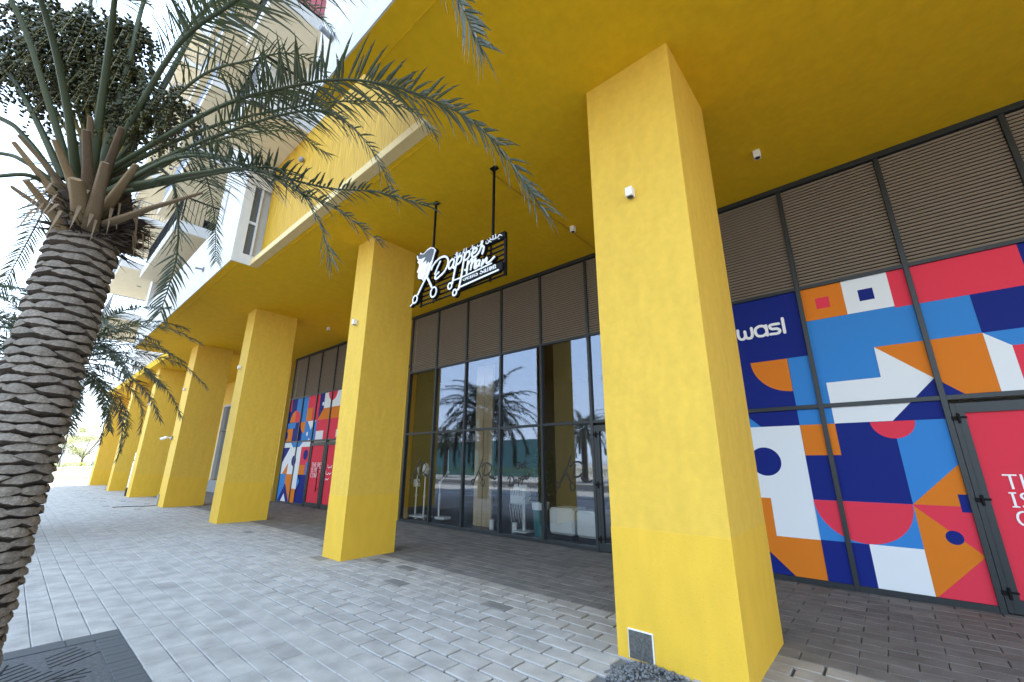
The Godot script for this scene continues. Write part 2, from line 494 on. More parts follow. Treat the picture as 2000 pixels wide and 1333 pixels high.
	for k in 8:
		var y := 9.05 + 3.05 * k
		var sl := slab(bld, -22.62, -16.6, 3.05, 5.75, y)
		if k == 0:
			railing(sl, V(-22.5, y + 0.30, 5.68), V(-16.7, y + 0.30, 5.68), 1.02, M.black_metal)
			railing(sl, V(-16.68, y + 0.30, 5.62), V(-16.68, y + 0.30, 3.2), 1.02, M.black_metal)
		else:
			part_box("balustrade_panel", V(-22.5, y + 0.44, 5.66), V(-16.68, y + 1.40, 5.69), M.rail_blue, sl)
			railing(sl, V(-16.68, y + 0.30, 5.6), V(-16.68, y + 0.30, 3.2), 1.05, M.black_metal)
		# inner slabs further right, up to the pier
		if k >= 1: slab(bld, -16.58, -13.12, 3.05, 4.75, y)
	# ------------ recessed yellow bay beside the pier
	var yw := MB.new()
	yw.box(V(-10.84, H + 0.15, 4.30), V(-4.95, 9.05, 4.72))
	part("ribbed_wall", yw, M.yellow_ribbed, bld)
	var uw := MB.new()
	uw.box(V(-10.84, 9.05, 3.0), V(-4.95, 34.0, 4.62))
	part("bay_wall", uw, M.white_render, bld)
	for k in 8:
		var y := 9.05 + 3.05 * k
		var sl := slab(bld, -10.83, -8.95, 4.62, 5.95, y)
		railing(sl, V(-10.7, y + 0.38, 5.9), V(-9.0, y + 0.38, 5.9), 1.0, M.black_metal)
		railing(sl, V(-9.0, y + 0.38, 5.85), V(-9.0, y + 0.38, 4.66), 1.0, M.black_metal)
		window_in(bld, -8.4, -6.2, y + 0.7, y + 2.4, 4.62)
	part_box("bay_side_wall", V(-4.0, H + 0.25, 4.62), V(-3.9, 9.3, 5.86), M.yellow_ribbed, bld)
	part_box("bay_side_wall", V(-4.95, H + 0.15, 4.30), V(-4.0, 9.3, 4.72), M.yellow_ribbed, bld)
	part_box("bay_ceiling", V(-4.88, 9.05, 4.72), V(-4.0, 9.3, 5.86), M.white_render, bld)
	# ------------ white fin wall to the right
	var fn := MB.new()
	fn.box(V(-4.90, H + 0.05, 5.86), V(13.0, 34.0, 6.10))
	fn.box(V(-4.90, H + 0.001, 6.10), V(13.0, 34.0, 6.12))
	part("fin_wall", fn, M.white_render, bld)
	part_box("fin_return", V(-4.90, 9.05, 4.62), V(-4.65, 34.0, 5.86), M.white_render, bld)
	# ------------ balconies of the far end
	var fw := MB.new()
	fw.box(V(-41.0, H + 0.25, 3.0), V(-23.2, 34.0, 3.30))
	part("far_wall", fw, M.white_render, bld)
	for k in 8:
		var y := 9.25 + 3.03 * k
		var sl := slab(bld, -37.0, -31.0, 3.3, 5.95, y)
		railing(sl, V(-31.05, y + 0.30, 5.9), V(-31.05, y + 0.30, 3.4), 1.02, M.rail_grey, 0.13)
		railing(sl, V(-36.95, y + 0.30, 5.9), V(-31.1, y + 0.30, 5.9), 1.02, M.rail_grey, 0.13)
		for x in [-32.0, -34.0]:
			var dl := MB.new()
			dl.lathe(V(x, y - 0.012, 4.7), [[0.0, 0.0], [0.12, 0.0], [0.13, 0.012]], 12)
			part("ceiling_light", dl, M.rail_grey, sl)
	# cloth over a railing high up, chair on the terrace above the parapet
	var cl := thing("hanging_towel", "pink towel hung behind black railing of a high balcony", "towel", V(-9.05, 13.0, 5.2))
	part_box("cloth", V(-9.13, 12.55, 4.75), V(-9.09, 13.38, 5.6), M.pink_cloth, cl)
	var ch := thing("terrace_chair", "black chair standing on the balcony floor above the white parapet", "chair", V(-17.4, 9.35, 4.6))
	part_box("seat", V(-17.65, 9.78, 4.4), V(-17.2, 9.83, 4.85), M.black_metal, ch)
	part_box("backrest", V(-17.68, 9.83, 4.4), V(-17.64, 10.25, 4.85), M.black_metal, ch)
	for sx in [-17.62, -17.23]:
		for sz in [4.43, 4.82]: part_box("leg", V(sx - 0.015, 9.35, sz - 0.015), V(sx + 0.015, 9.78, sz + 0.015), M.black_metal, ch)

# ---------------------------------------------------------------- shopfronts
const GX := 0.665           # a mullion; the others stand 1.285 m apart
const GP := 1.285
var gshift := 0.0
func grid_x(i: int) -> float: return GX + GP * i + gshift

func shopfront(called_label: String, i0: int, i1: int, door_at: Array, louvre_only := false) -> Node3D:
	var s := Node3D.new()
	s.name = "shopfront"
	bld.add_child(s, true)
	s.set_meta("label", called_label)
	var x0 := grid_x(i0)
	var x1 := grid_x(i1)
	# frame
	part_box("head_rail", V(x0 - 0.05, 6.08, -0.10), V(x1 + 0.05, H - 0.002, 0.060), M.frame, s, 0.004)
	part_box("louvre_rail", V(x0, 4.262, -0.06), V(x1, 4.318, 0.030), M.frame, s, 0.003)
	part_box("transom", V(x0, 2.395, -0.06), V(x1, 2.455, 0.028), M.frame, s, 0.003)
	for i in range(i0, i1 + 1):
		var x := grid_x(i)
		part_box("mullion", V(x - 0.030, 0.0, -0.08), V(x + 0.030, 6.08, 0.040), M.frame, s, 0.004)
	for i in range(i0, i1):
		if i in door_at: continue
		part_box("bottom_rail", V(grid_x(i) + 0.03, 0.0, -0.06), V(grid_x(i + 1) - 0.03, 0.072, 0.034), M.frame, s, 0.003)
	part_box("louvre_backing", V(x0, 4.3, -0.20), V(x1, 6.1, -0.14), M.frame_dark, s)
	var blade := MB.new()
	blade.cham(Vector3.ZERO, Vector3(GP - 0.062, 0.036, 0.030), 0.004, Basis(Vector3.RIGHT, 0.30))
	var bm := blade.mesh()
	for i in range(i0, i1):
		for k in 33:
			mesh_node("louvre_slat", bm, M.louvre, s, V(grid_x(i) + GP / 2, 4.345 + 0.0533 * k, -0.012))
	return s

func door_leaf(s: Node3D, x0: float, x1: float, fill: Material, hinge_left: bool) -> MeshInstance3D:
	var d := MB.new()
	var z0 := -0.05
	var z1 := 0.030
	d.box(V(x0, 0.02, z0), V(x0 + 0.115, 2.345, z1))
	d.box(V(x1 - 0.115, 0.02, z0), V(x1, 2.345, z1))
	d.box(V(x0 + 0.115, 2.225, z0), V(x1 - 0.115, 2.345, z1))
	d.box(V(x0 + 0.115, 0.02, z0), V(x1 - 0.115, 0.16, z1))
	d.box(V(x0 + 0.05, 0.02, z1), V(x0 + 0.058, 2.345, z1 + 0.006))     # profile lines
	d.box(V(x1 - 0.058, 0.02, z1), V(x1 - 0.05, 2.345, z1 + 0.006))
	return part("door_frame", d, M.frame, s)

func door_bits(s: Node3D, x: float, side: float) -> void:    # three hinges
	for y in [0.22, 1.2, 2.16]:
		var h := MB.new()
		h.tube([V(x, y - 0.06, 0.048), V(x, y + 0.06, 0.048)], [0.014, 0.014], 8)
		h.cham(V(x - 0.04 * side, y, 0.040), Vector3(0.05, 0.05, 0.014), 0.003, Basis.IDENTITY)
		h.cham(V(x + 0.045 * side, y + 0.01, 0.040), Vector3(0.06, 0.022, 0.014), 0.003, Basis.IDENTITY)
		part("hinge", h, M.black_metal, s)

const INK := {"N": [0.012, 0.026, 0.19], "B": [0.045, 0.225, 0.58], "O": [0.68, 0.195, 0.020], "R": [0.72, 0.050, 0.085], "W": [0.74, 0.77, 0.79]}
func rect(a: float, b: float, c: float, d: float) -> PackedVector2Array: return poly2([a, b, c, b, c, d, a, d])
func arc(x: float, y: float, r: float, a0: float, a1: float, pie := true) -> PackedVector2Array:
	var p := PackedVector2Array()
	if pie and absf(a1 - a0) < 359.0: p.append(Vector2(x, y))
	var full := absf(a1 - a0) > 359.0
	for i in (36 if full else 25): p.append(Vector2(x, y) + Vector2.from_angle(deg_to_rad(a0 + (a1 - a0) * i / (36.0 if full else 24.0))) * r)
	return p
func print_pane(s: Node3D, shapes: Array, x0: float, y0: float, x1: float, y1: float, z := -0.012) -> void:
	var clip := rect(x0, y0, x1, y1)
	var mb := MB.new()
	mb.box(V(x0, y0, z - 0.012), V(x1, y1, z - 0.0005))
	var layer := 0
	for sh in shapes:
		var ink: Array = INK[sh[0]]
		mb.col = Color(ink[0], ink[1], ink[2])
		layer += 1
		for piece in Geometry2D.intersect_polygons(sh[1], clip):
			mb.prism(piece, z + 0.0006 * layer, z + 0.0006 * layer)
	var o := part("printed_pane", mb, M.print, s)
	o.set_meta("label", "pane covered in printed geometric shapes")

func text_part(s: Node, words: String, x: float, y: float, z: float, h: float, m: Material, font := "Droid Sans", depth := 0.002, weight := 400, parent_at := true) -> MeshInstance3D:
	var t := TextMesh.new()
	var f := SystemFont.new()
	f.font_names = PackedStringArray([font])
	f.font_weight = weight
	t.font = f; t.text = words; t.font_size = 64; t.pixel_size = h / 46.0; t.depth = depth
	t.horizontal_alignment = HORIZONTAL_ALIGNMENT_LEFT
	t.vertical_alignment = VERTICAL_ALIGNMENT_BOTTOM
	t.curve_step = 1.0
	return mesh_node("lettering", t, m, s, V(x, y, z) - origin_of(s))

func make_shopfronts() -> void:
	# ---- right bay, printed
	var s := shopfront("shopfront covered in bold red, blue, orange and white printed shapes", -2, 4, [0])
	var sh := [["N", rect(-2, 0, 6, 4.4)],
		["B", rect(-0.925, 2.165, 1.175, 3.205)], ["B", rect(-0.60, 3.2, 1.175, 3.74)],
		["O", arc(-0.93, 3.203, 0.516, 180, 270)],
		["O", rect(-0.60, 3.742, -0.075, 4.4)], ["R", rect(-0.425, 3.907, -0.253, 4.08)], ["W", rect(-0.075, 3.742, 0.45, 4.4)], ["N", rect(0.095, 3.905, 0.266, 4.078)],
		["R", rect(0.45, 3.72, 1.693, 4.4)], ["N", rect(1.175, 3.2, 6, 3.72)], ["R", rect(2.6, 3.72, 3.4, 4.4)],
		["N", rect(0.13, 2.165, 1.178, 2.76)], ["O", poly2([0.126, 3.2, 1.178, 3.2, 1.178, 2.4, 0.93, 2.4])],
		["W", poly2([-0.50, 2.168, 0.132, 2.168, 0.637, 2.69, 0.126, 3.2, 0.121, 2.768, -0.50, 2.762])],
		["B", poly2([1.178, 3.2, 3.0, 3.2, 3.0, 3.0, 1.383, 3.0])], ["W", poly2([1.178, 3.2, 1.383, 3.0, 1.383, 2.4, 1.178, 2.4])], ["R", rect(1.383, 2.4, 2.2, 3.0)], ["O", arc(2.9, 2.45, 0.5, 0, 180)],
		["W", rect(-2, 0.58, -0.925, 2.165)], ["B", poly2([-2, 2.165, -1.436, 2.165, -2, 2.73])], ["N", arc(-1.455, 1.64, 0.211, 0, 360)],
		["O", poly2([-2, 1.108, -1.462, 1.108, -1.462, 0.58, -0.925, 0.58, -0.925, 0.0, -1.23, 0.0, -2, 0.78])],
		["N", rect(-0.925, 1.115, 0.128, 2.165)], ["B", rect(0.128, 1.115, 0.70, 2.163)], ["O", rect(-0.922, 1.727, -0.498, 2.166)], ["R", arc(0.12, 2.163, 0.227, 180, 360)],
		["R", rect(0.128, 0, 0.70, 1.115)], ["O", poly2([0.128, 1.115, 0.70, 1.67, 0.70, 1.115])], ["O", poly2([0.128, 1.10, 0.65, 0.572, 0.128, 0.05])], ["N", arc(0.429, 0.754, 0.079, 0, 360)], ["N", rect(0.555, 1.05, 0.70, 1.254)],
		["B", rect(-0.925, 0.588, 0.128, 1.115)], ["R", arc(-0.40, 1.114, 0.524, 180, 360)], ["N", rect(-0.925, 0, -0.40, 0.588)], ["W", rect(-0.40, 0, 0.128, 0.59)],
		["B", rect(1.98, 0, 2.6, 1.2)], ["W", arc(2.6, 1.2, 0.55, 90, 270)]]
	for i in range(-2, 4):
		var a := grid_x(i) + 0.03
		var b := grid_x(i + 1) - 0.03
		print_pane(s, sh, a, 2.455, b, 4.262)
		if i != 0: print_pane(s, sh, a, 0.072, b, 2.395)
	door_leaf(s, grid_x(0) + 0.036, grid_x(1) - 0.036, M.frame, true)
	door_bits(s, grid_x(0) + 0.085, 1.0)
	part_box("door_sheet", V(grid_x(0) + 0.151, 0.16, -0.012), V(grid_x(1) - 0.151, 2.225, -0.004), M.red_sheet, s)
	text_part(s, "THE BEST", 0.965, 1.275, 0.0, 0.165, M.print_text)
	text_part(s, "IS YET TO", 0.965, 1.075, 0.0, 0.165, M.print_text)
	text_part(s, "COME", 0.965, 0.875, 0.0, 0.165, M.print_text)
	var wl := MB.new()      # the name in rounded strokes
	for st in [[-1.56, 3.79, -1.56, 3.68, -1.53, 3.628, -1.48, 3.628, -1.455, 3.68, -1.455, 3.75], [-1.455, 3.68, -1.43, 3.628, -1.375, 3.628, -1.35, 3.68, -1.35, 3.79],
			[-1.14, 3.74, -1.17, 3.785, -1.235, 3.795, -1.29, 3.76, -1.30, 3.70, -1.27, 3.64, -1.20, 3.625, -1.14, 3.66], [-1.135, 3.79, -1.135, 3.625],
			[-0.955, 3.785, -1.06, 3.785, -1.085, 3.755, -1.06, 3.715, -0.985, 3.705, -0.955, 3.67, -0.985, 3.63, -1.09, 3.63], [-0.893, 3.86, -0.893, 3.625]]:
		wl.stroke(poly2(st), 0.042, -0.012, 0.012)
	part("lettering", wl, M.print_text, s)
	# ---- middle bay, clear glass before the salon
	s = shopfront("dark glazed salon shopfront under brown louvres", -9, -3, [-4])
	for i in range(-9, -3):
		var a := grid_x(i) + 0.03
		var b := grid_x(i + 1) - 0.03
		part_box("glass_pane", V(a, 2.455, -0.012), V(b, 4.262, -0.006), M.glass, s)
		if i != -4: part_box("glass_pane", V(a, 0.072, -0.012), V(b, 2.395, -0.006), M.glass, s)
	door_leaf(s, grid_x(-4) + 0.036, grid_x(-3) - 0.036, M.frame, true)
	part_box("glass_pane", V(grid_x(-4) + 0.151, 0.16, -0.012), V(grid_x(-3) - 0.151, 2.225, -0.006), M.glass, s)
	door_bits(s, grid_x(-4) + 0.085, 1.0)
	for q in [[-7.62, 1.0, "narrow"], [-10.15, 1.0, "narrow"], [-5.03, 1.05, "wide"]]: decal(s, q[0], q[1])
	var gd := MB.new()     # Get Dapper
	for st in [[-6.43, 1.60, -6.50, 1.61, -6.54, 1.54, -6.50, 1.47, -6.44, 1.50, -6.43, 1.55, -6.47, 1.55], [-6.39, 1.53, -6.34, 1.55, -6.34, 1.58, -6.38, 1.56, -6.38, 1.50, -6.33, 1.50], [-6.28, 1.66, -6.29, 1.53, -6.25, 1.52], [-6.32, 1.60, -6.24, 1.615],
			[-6.72, 1.27, -6.74, 1.12], [-6.80, 1.24, -6.72, 1.32, -6.62, 1.27, -6.63, 1.16, -6.72, 1.08, -6.77, 1.12], [-6.53, 1.24, -6.58, 1.22, -6.57, 1.17, -6.52, 1.20, -6.52, 1.25, -6.51, 1.18],
			[-6.46, 1.28, -6.47, 1.10], [-6.46, 1.26, -6.41, 1.28, -6.41, 1.22, -6.46, 1.20], [-6.36, 1.31, -6.37, 1.13], [-6.36, 1.29, -6.31, 1.32, -6.31, 1.26, -6.36, 1.23], [-6.27, 1.28, -6.22, 1.31, -6.24, 1.34, -6.27, 1.30, -6.25, 1.25, -6.20, 1.27], [-6.17, 1.36, -6.17, 1.29], [-6.17, 1.34, -6.12, 1.37]]:
		gd.stroke(poly2(st), 0.028, -0.0035, -0.0035)
	part("window_lettering", gd, M.vinyl_black, s)
	# ---- left bay, printed
	gshift = 0.13
	s = shopfront("distant shopfront in colourful printed shapes with a red double door", -16, -12, [-14, -13])
	var d := [["N", rect(-21, 0, -14, 4.4)],
		["W", rect(-21, 3.745, -20.12, 4.4)], ["R", rect(-20.12, 3.745, -19.6, 4.4)], ["B", rect(-20.3, 3.23, -19.9, 3.745)], ["B", rect(-19.07, 3.23, -17.98, 4.4)], ["R", rect(-17.98, 3.23, -16.93, 4.4)], ["O", rect(-18.0, 3.24, -17.5, 3.76)],
		["O", arc(-19.07, 3.25, 0.5, 90, 180)], ["R", arc(-19.07, 3.25, 0.5, 0, 90)],
		["B", rect(-21, 3.0, -18.95, 3.23)], ["W", rect(-21, 2.4, -20.02, 3.1)], ["O", rect(-19.87, 2.4, -19.13, 2.99)], ["N", arc(-19.8, 2.7, 0.21, 0, 360)],
		["B", rect(-18.2, 2.4, -16.93, 3.23)], ["O", arc(-18.0, 3.22, 0.46, 180, 270)], ["W", poly2([-17.8, 3.22, -17.08, 3.22, -17.44, 2.87])], ["W", arc(-17.71, 2.71, 0.085, 0, 360)], ["W", poly2([-17.62, 2.40, -17.36, 2.40, -17.49, 2.56])],
		["N", poly2([-16.93, 4.4, -16.53, 4.4, -16.53, 3.66, -16.93, 3.24])], ["W", rect(-16.53, 3.655, -14, 4.4)], ["R", arc(-15.88, 4.28, 0.36, 180, 360)], ["O", poly2([-16.93, 3.24, -16.51, 3.655, -14, 3.655, -14, 3.22, -16.93, 3.22])], ["W", arc(-16.61, 3.84, 0.075, 0, 360)],
		["R", rect(-16.96, 2.4, -14, 3.22)], ["W", rect(-16.93, 2.4, -16.31, 2.785)], ["W", rect(-15.3, 2.5, -14.9, 2.78)],
		["W", rect(-21, 2.2, -17, 2.42)], ["B", poly2([-19.15, 2.42, -17.95, 2.42, -18.25, 2.2, -18.85, 2.2])],
		["B", rect(-21, 1.13, -20.05, 2.2)], ["R", arc(-20.02, 1.68, 0.26, 0, 360)], ["N", poly2([-20.0, 2.2, -19.1, 2.2, -20.17, 1.13, -20.2, 1.4])],
		["W", poly2([-19.12, 2.2, -18.02, 2.2, -18.02, 1.13, -20.17, 1.13])], ["O", poly2([-19.58, 1.13, -19.1, 1.58, -19.1, 1.13])], ["N", arc(-18.6, 1.66, 0.21, 0, 360)],
		["R", rect(-18.02, 1.13, -17, 2.2)], ["B", rect(-17.42, 1.13, -17, 1.62)], ["O", rect(-18.02, 1.13, -17.5, 1.5)], ["N", arc(-17.56, 1.89, 0.2, 0, 360)],
		["B", rect(-19.95, 0, -19.16, 1.13)], ["O", rect(-19.16, 0, -18.42, 1.13)], ["N", poly2([-19.72, 0, -19.11, 0.78, -18.52, 0])], ["W", poly2([-19.42, 0, -19.11, 0.37, -18.79, 0])],
		["W", rect(-18.45, 0.58, -18.03, 1.13)], ["O", rect(-18.45, 0, -18.08, 0.58)], ["B", poly2([-18.03, 1.10, -17.78, 0.86, -18.0, 0.62])]]
	for i in range(-16, -12):
		var a := grid_x(i) + 0.03
		var b := grid_x(i + 1) - 0.03
		print_pane(s, d, a, 2.455, b, 4.262)
		if i < -14: print_pane(s, d, a, 0.072, b, 2.395)
	for i in [-14, -13]:
		door_leaf(s, grid_x(i) + 0.036, grid_x(i + 1) - 0.036, M.frame, true)
		part_box("door_sheet", V(grid_x(i) + 0.151, 0.16, -0.012), V(grid_x(i + 1) - 0.151, 2.225, -0.004), M.red_sheet, s)
	var hd := MB.new()
	hd.tube([V(-16.17, 0.55, 0.09), V(-16.17, 1.45, 0.09)], [0.017, 0.017], 8)
	for y in [0.65, 1.35]: hd.tube([V(-16.17, y, 0.09), V(-16.13, y, 0.02)], [0.010, 0.010], 6)
	part("door_handle", hd, M.black_metal, s)
	text_part(s, "THE BEST", -16.92, 1.37, 0.0, 0.165, M.print_text)
	text_part(s, "IS YET TO", -16.92, 1.18, 0.0, 0.165, M.print_text)
	text_part(s, "COME", -16.92, 0.99, 0.0, 0.165, M.print_text)
	var ar := MB.new()
	for st in [[-15.3, 1.50, -15.36, 1.42, -15.46, 1.45, -15.5, 1.40, -15.6, 1.44, -15.62, 1.52], [-15.3, 1.24, -15.42, 1.19, -15.5, 1.23, -15.56, 1.18, -15.68, 1.20, -15.7, 1.30], [-15.45, 1.04, -15.55, 0.99, -15.64, 1.03, -15.7, 0.97]]:
		ar.stroke(poly2(st), 0.028, -0.004, -0.002)
	part("lettering", ar, M.print_text, s)
	gshift = 0.0

func decal(s: Node3D, x: float, k: float) -> void:       # scissors and two initials in black vinyl, about 0.7 m wide
	var m := MB.new()
	for st in [[0.0, 0.711, -0.15, 0.40, -0.29, 0.19], [-0.15, 0.43, -0.03, 0.22], [0.09, 0.55, 0.04, 0.33], [-0.03, 0.51, 0.06, 0.585, 0.17, 0.60, 0.27, 0.55, 0.29, 0.46, 0.20, 0.34, 0.04, 0.31], [0.20, 0.36, 0.25, 0.26, 0.29, 0.31, 0.31, 0.24, 0.35, 0.29, 0.38, 0.23, 0.45, 0.26]]:
		var p := poly2(st)
		for i in p.size(): p[i] = p[i] * k + Vector2(x, 1.0)
		m.stroke(p, 0.036, -0.0035, -0.0035)
	for q in [[-0.335, 0.15, 0.05, 0.055], [0.01, 0.135, 0.058, 0.075]]:
		var p := PackedVector2Array()
		for i in 14: p.append(Vector2(x + q[0] * k, 1.0 + q[1] * k) + Vector2(cos(TAU * i / 14) * q[2], sin(TAU * i / 14) * q[3]) * k)
		m.stroke(p, 0.024, -0.0035, -0.0035, Vector3.ZERO, true, true)
	part("window_lettering", m, M.vinyl_black, s)

# ---------------------------------------------------------------- the salon behind the glass
func make_salon() -> void:
	var w := MB.new()
	w.box(V(-12.6, 0.0, -5.2), V(-12.4, 4.5, -0.36))
	w.box(V(-1.98, 0.0, -5.2), V(-1.80, 4.5, -0.36))
	w.box(V(-12.4, 0.0, -5.2), V(-1.98, 4.5, -5.0))
	w.box(V(-12.6, 4.5, -5.2), V(-1.80, 4.6, -0.02))
	part("salon_wall", w, M.room_wall, bld)
	part_box("salon_floor", V(-12.4, -0.05, -5.0), V(-1.98, 0.012, -0.07), M.room_floor, bld)
	# panel of upright boards
	var pan := thing("upright_panel", "tall pale ribbed wooden panel standing inside the salon window", "panel", V(-8.35, 0.012, -0.75))
	for i in 4: part_box("board", V(-8.68 + 0.168 * i, 0.012, -0.80), V(-8.68 + 0.168 * i + 0.160, 4.3, -0.74 + 0.012 * (i % 2)), M.panel_wood, pan, 0.006)
	# two steamers on stands
	for q in [[-11.02, 0.95, 0.30, "white salon steamer with square head, left of the pair behind glass"], [-10.62, 1.22, 0.16, "taller white salon lamp with rounded head behind glass"]]:
		var st := thing("salon_lamp", q[3], "salon lamp", V(q[0], 0.012, -0.60), "white lamps on stands inside the salon")
		var b := MB.new()
		b.cham(V(q[0] + 0.02, 0.09, -0.60), Vector3(0.42, 0.05, 0.36), 0.012, Basis.IDENTITY)
		for sx in [-0.16, 0.20]:
			for sz in [-0.13, 0.13]: b.ball(V(q[0] + sx, 0.04, -0.60 + sz), Vector3.ONE * 0.028)
		part("wheeled_base", b, M.salon_white, st)
		var p := MB.new()
		p.tube([V(q[0], 0.11, -0.6), V(q[0], q[1], -0.6)], [0.026, 0.022], 10)
		p.tube([V(q[0], 0.62, -0.6), V(q[0], 0.68, -0.6)], [0.034, 0.034], 10)
		part("pole", p, M.salon_white, st)
		var hd := MB.new()
		if q[2] > 0.2:
			hd.cham(V(q[0], q[1] + 0.06, -0.6), Vector3(0.20, 0.22, 0.16), 0.03, Basis.IDENTITY)
			hd.tube([V(q[0] + 0.02, q[1] + 0.16, -0.6), V(q[0] + 0.05, q[1] + 0.42, -0.58), V(q[0] + 0.09, q[1] + 0.52, -0.55)], [0.03, 0.024, 0.05], 10)
		else:
			hd.lathe(V(q[0], q[1] - 0.02, -0.6), [[0.02, 0.0], [0.08, 0.05], [0.11, 0.18], [0.10, 0.30], [0.05, 0.38], [0.0, 0.40]], 16)
			hd.tube([V(q[0] + 0.1, q[1] + 0.18, -0.6), V(q[0] + 0.2, q[1] + 0.22, -0.58)], [0.02, 0.03], 8)
		part("lamp_head", hd, M.salon_white, st)
	# magnifier arm
	var mg := thing("magnifier_lamp", "white magnifier lamp on jointed arm before the dark salon chair", "lamp", V(-9.93, 0.012, -0.6))
	var b2 := MB.new()
	b2.cham(V(-9.74, 0.12, -0.6), Vector3(0.38, 0.07, 0.3), 0.015, Basis.IDENTITY)
	part("base", b2, M.salon_white, mg)
	var arm := MB.new()
	arm.tube([V(-9.93, 0.1, -0.6), V(-9.93, 0.75, -0.6)], [0.03, 0.026], 10)
	arm.tube([V(-9.93, 0.75, -0.6), V(-9.94, 1.05, -0.6), V(-9.60, 1.34, -0.6), V(-9.62, 1.95, -0.6)], [0.013, 0.018, 0.018, 0.010], 8)
	arm.ball(V(-9.94, 1.05, -0.6), Vector3.ONE * 0.04); arm.ball(V(-9.60, 1.34, -0.6), Vector3.ONE * 0.045)
	part("arm", arm, M.salon_white, mg)
	var chair := thing("salon_chair", "black padded salon chair in the dark room behind glass", "chair", V(-9.1, 0.012, -1.3))
	var sc := MB.new()
	sc.cham(V(-9.1, 0.62, -1.3), Vector3(0.75, 0.18, 0.7), 0.05, Basis.IDENTITY)
	part("seat", sc, M.dark_leather, chair)
	var sb := MB.new()
	sb.cham(V(-9.1, 1.05, -1.62), Vector3(0.7, 0.8, 0.16), 0.05, Basis(Vector3.RIGHT, -0.2))
	part("backrest", sb, M.dark_leather, chair)
	var sp := MB.new()
	sp.lathe(V(-9.1, 0.012, -1.3), [[0.3, 0.0], [0.3, 0.03], [0.05, 0.07], [0.05, 0.55]], 16)
	part("pedestal", sp, M.black_metal, chair)
	for q in [[-7.80, 0.10, "small pale tin on the salon floor by the wooden panel"], [-7.55, 0.085, "smaller grey tin next to the pale tin inside salon"], [-7.05, 0.11, "pale tin left of the white machine inside the salon"]]:
		var tin := MB.new()
		tin.lathe(V(0, 0, 0), [[0.0, 0.0], [q[1] * 0.6, 0.0], [q[1] * 0.6, 0.2], [q[1] * 0.62, 0.205], [q[1] * 0.62, 0.225], [0.0, 0.23]], 14)
		tag(mesh_node("storage_tin", tin.mesh(), M.salon_white if q[0] != -7.55 else M.tape_grey, null, V(q[0], 0.012, -0.55)), q[2], "tin", "tins on the salon floor")
	# treatment machine on a pole with cables
	var mc := thing("treatment_machine", "white beauty treatment machine on a pole with hanging cables", "machine", V(-6.90, 0.012, -0.6))
	var mb := MB.new()
	mb.cham(V(-6.90, 0.80, -0.6), Vector3(0.46, 0.30, 0.30), 0.03, Basis.IDENTITY)
	mb.cham(V(-6.90, 1.00, -0.64), Vector3(0.42, 0.16, 0.20), 0.03, Basis(Vector3.RIGHT, -0.5))
	part("body", mb, M.salon_white, mc)
	var hp := MB.new()
	for i in 5: hp.tube([V(-7.06 + 0.08 * i, 0.86, -0.44), V(-7.06 + 0.08 * i, 1.0, -0.43)], [0.018, 0.024], 8)
	part("hand_piece", hp, M.tape_grey, mc)
	var mp := MB.new()
	mp.tube([V(-6.80, 0.08, -0.6), V(-6.80, 0.66, -0.6)], [0.04, 0.04], 10)
	mp.cham(V(-6.82, 0.06, -0.6), Vector3(0.42, 0.04, 0.34), 0.01, Basis.IDENTITY)
	part("stand", mp, M.salon_white, mc)
	var ca := MB.new()
	for i in 5:
		var x := -7.06 + 0.08 * i
		ca.tube([V(x, 0.86, -0.43), V(x - 0.02, 0.6, -0.40), V(x + 0.03, 0.25 + 0.04 * (i % 3), -0.42), V(x + 0.06, 0.5, -0.45), V(x + 0.05, 0.66, -0.5)], [0.006, 0.006, 0.006, 0.006, 0.006], 5)
	part("cable", ca, M.salon_white, mc)
	# plant in a tall teal pot
	var pl := thing("potted_plant", "bushy green plant in a tall teal pot inside the salon window", "plant", V(-6.31, 0.012, -0.62))
	var pt := MB.new()
	pt.lathe(V(-6.31, 0.012, -0.62), [[0.0, 0.0], [0.15, 0.0], [0.19, 0.55], [0.20, 0.56]], 20)
	part("pot", pt, M.teal, pl)
	var pr := MB.new()
	pr.lathe(V(-6.31, 0.572, -0.62), [[0.20, 0.0], [0.215, 0.16], [0.19, 0.16], [0.18, 0.02]], 20)
	part("pot_rim", pr, M.salon_white, pl)
	var lv := MB.new()
	for i in 260:
		var a := rng.randf() * TAU
		var y := 0.78 + rng.randf() * 1.15
		var r := rng.randf() * (0.34 - 0.10 * absf(y - 1.3))
		leaf_blade(lv, V(-6.36 + cos(a) * r, y, -0.66 + sin(a) * r), Vector3(cos(a), rng.randf_range(-0.4, 0.8), sin(a)).normalized(), 0.16, 0.055)
	lv.tube([V(-6.31, 0.7, -0.62), V(-6.36, 1.2, -0.66), V(-6.36, 1.8, -0.66)], [0.02, 0.014, 0.006], 6)
	part("foliage", lv, M.pot_leaf, pl)
	for q in [[-5.95, -5.30, 0.66, "wide white cabinet behind glass beside the potted plant"], [-5.24, -4.62, 0.64, "white cabinet behind glass next to the door"]]:
		var cb := thing("white_cabinet", q[3], "cabinet", V((q[0] + q[1]) / 2, 0.012, -0.7), "white cabinets inside the salon")
		part_box("body", V(q[0], 0.12, -1.05), V(q[1], q[2], -0.42), M.salon_white, cb, 0.05)
		part_box("base", V(q[0] + 0.04, 0.012, -1.02), V(q[1] - 0.04, 0.12, -0.47), M.black_metal, cb)

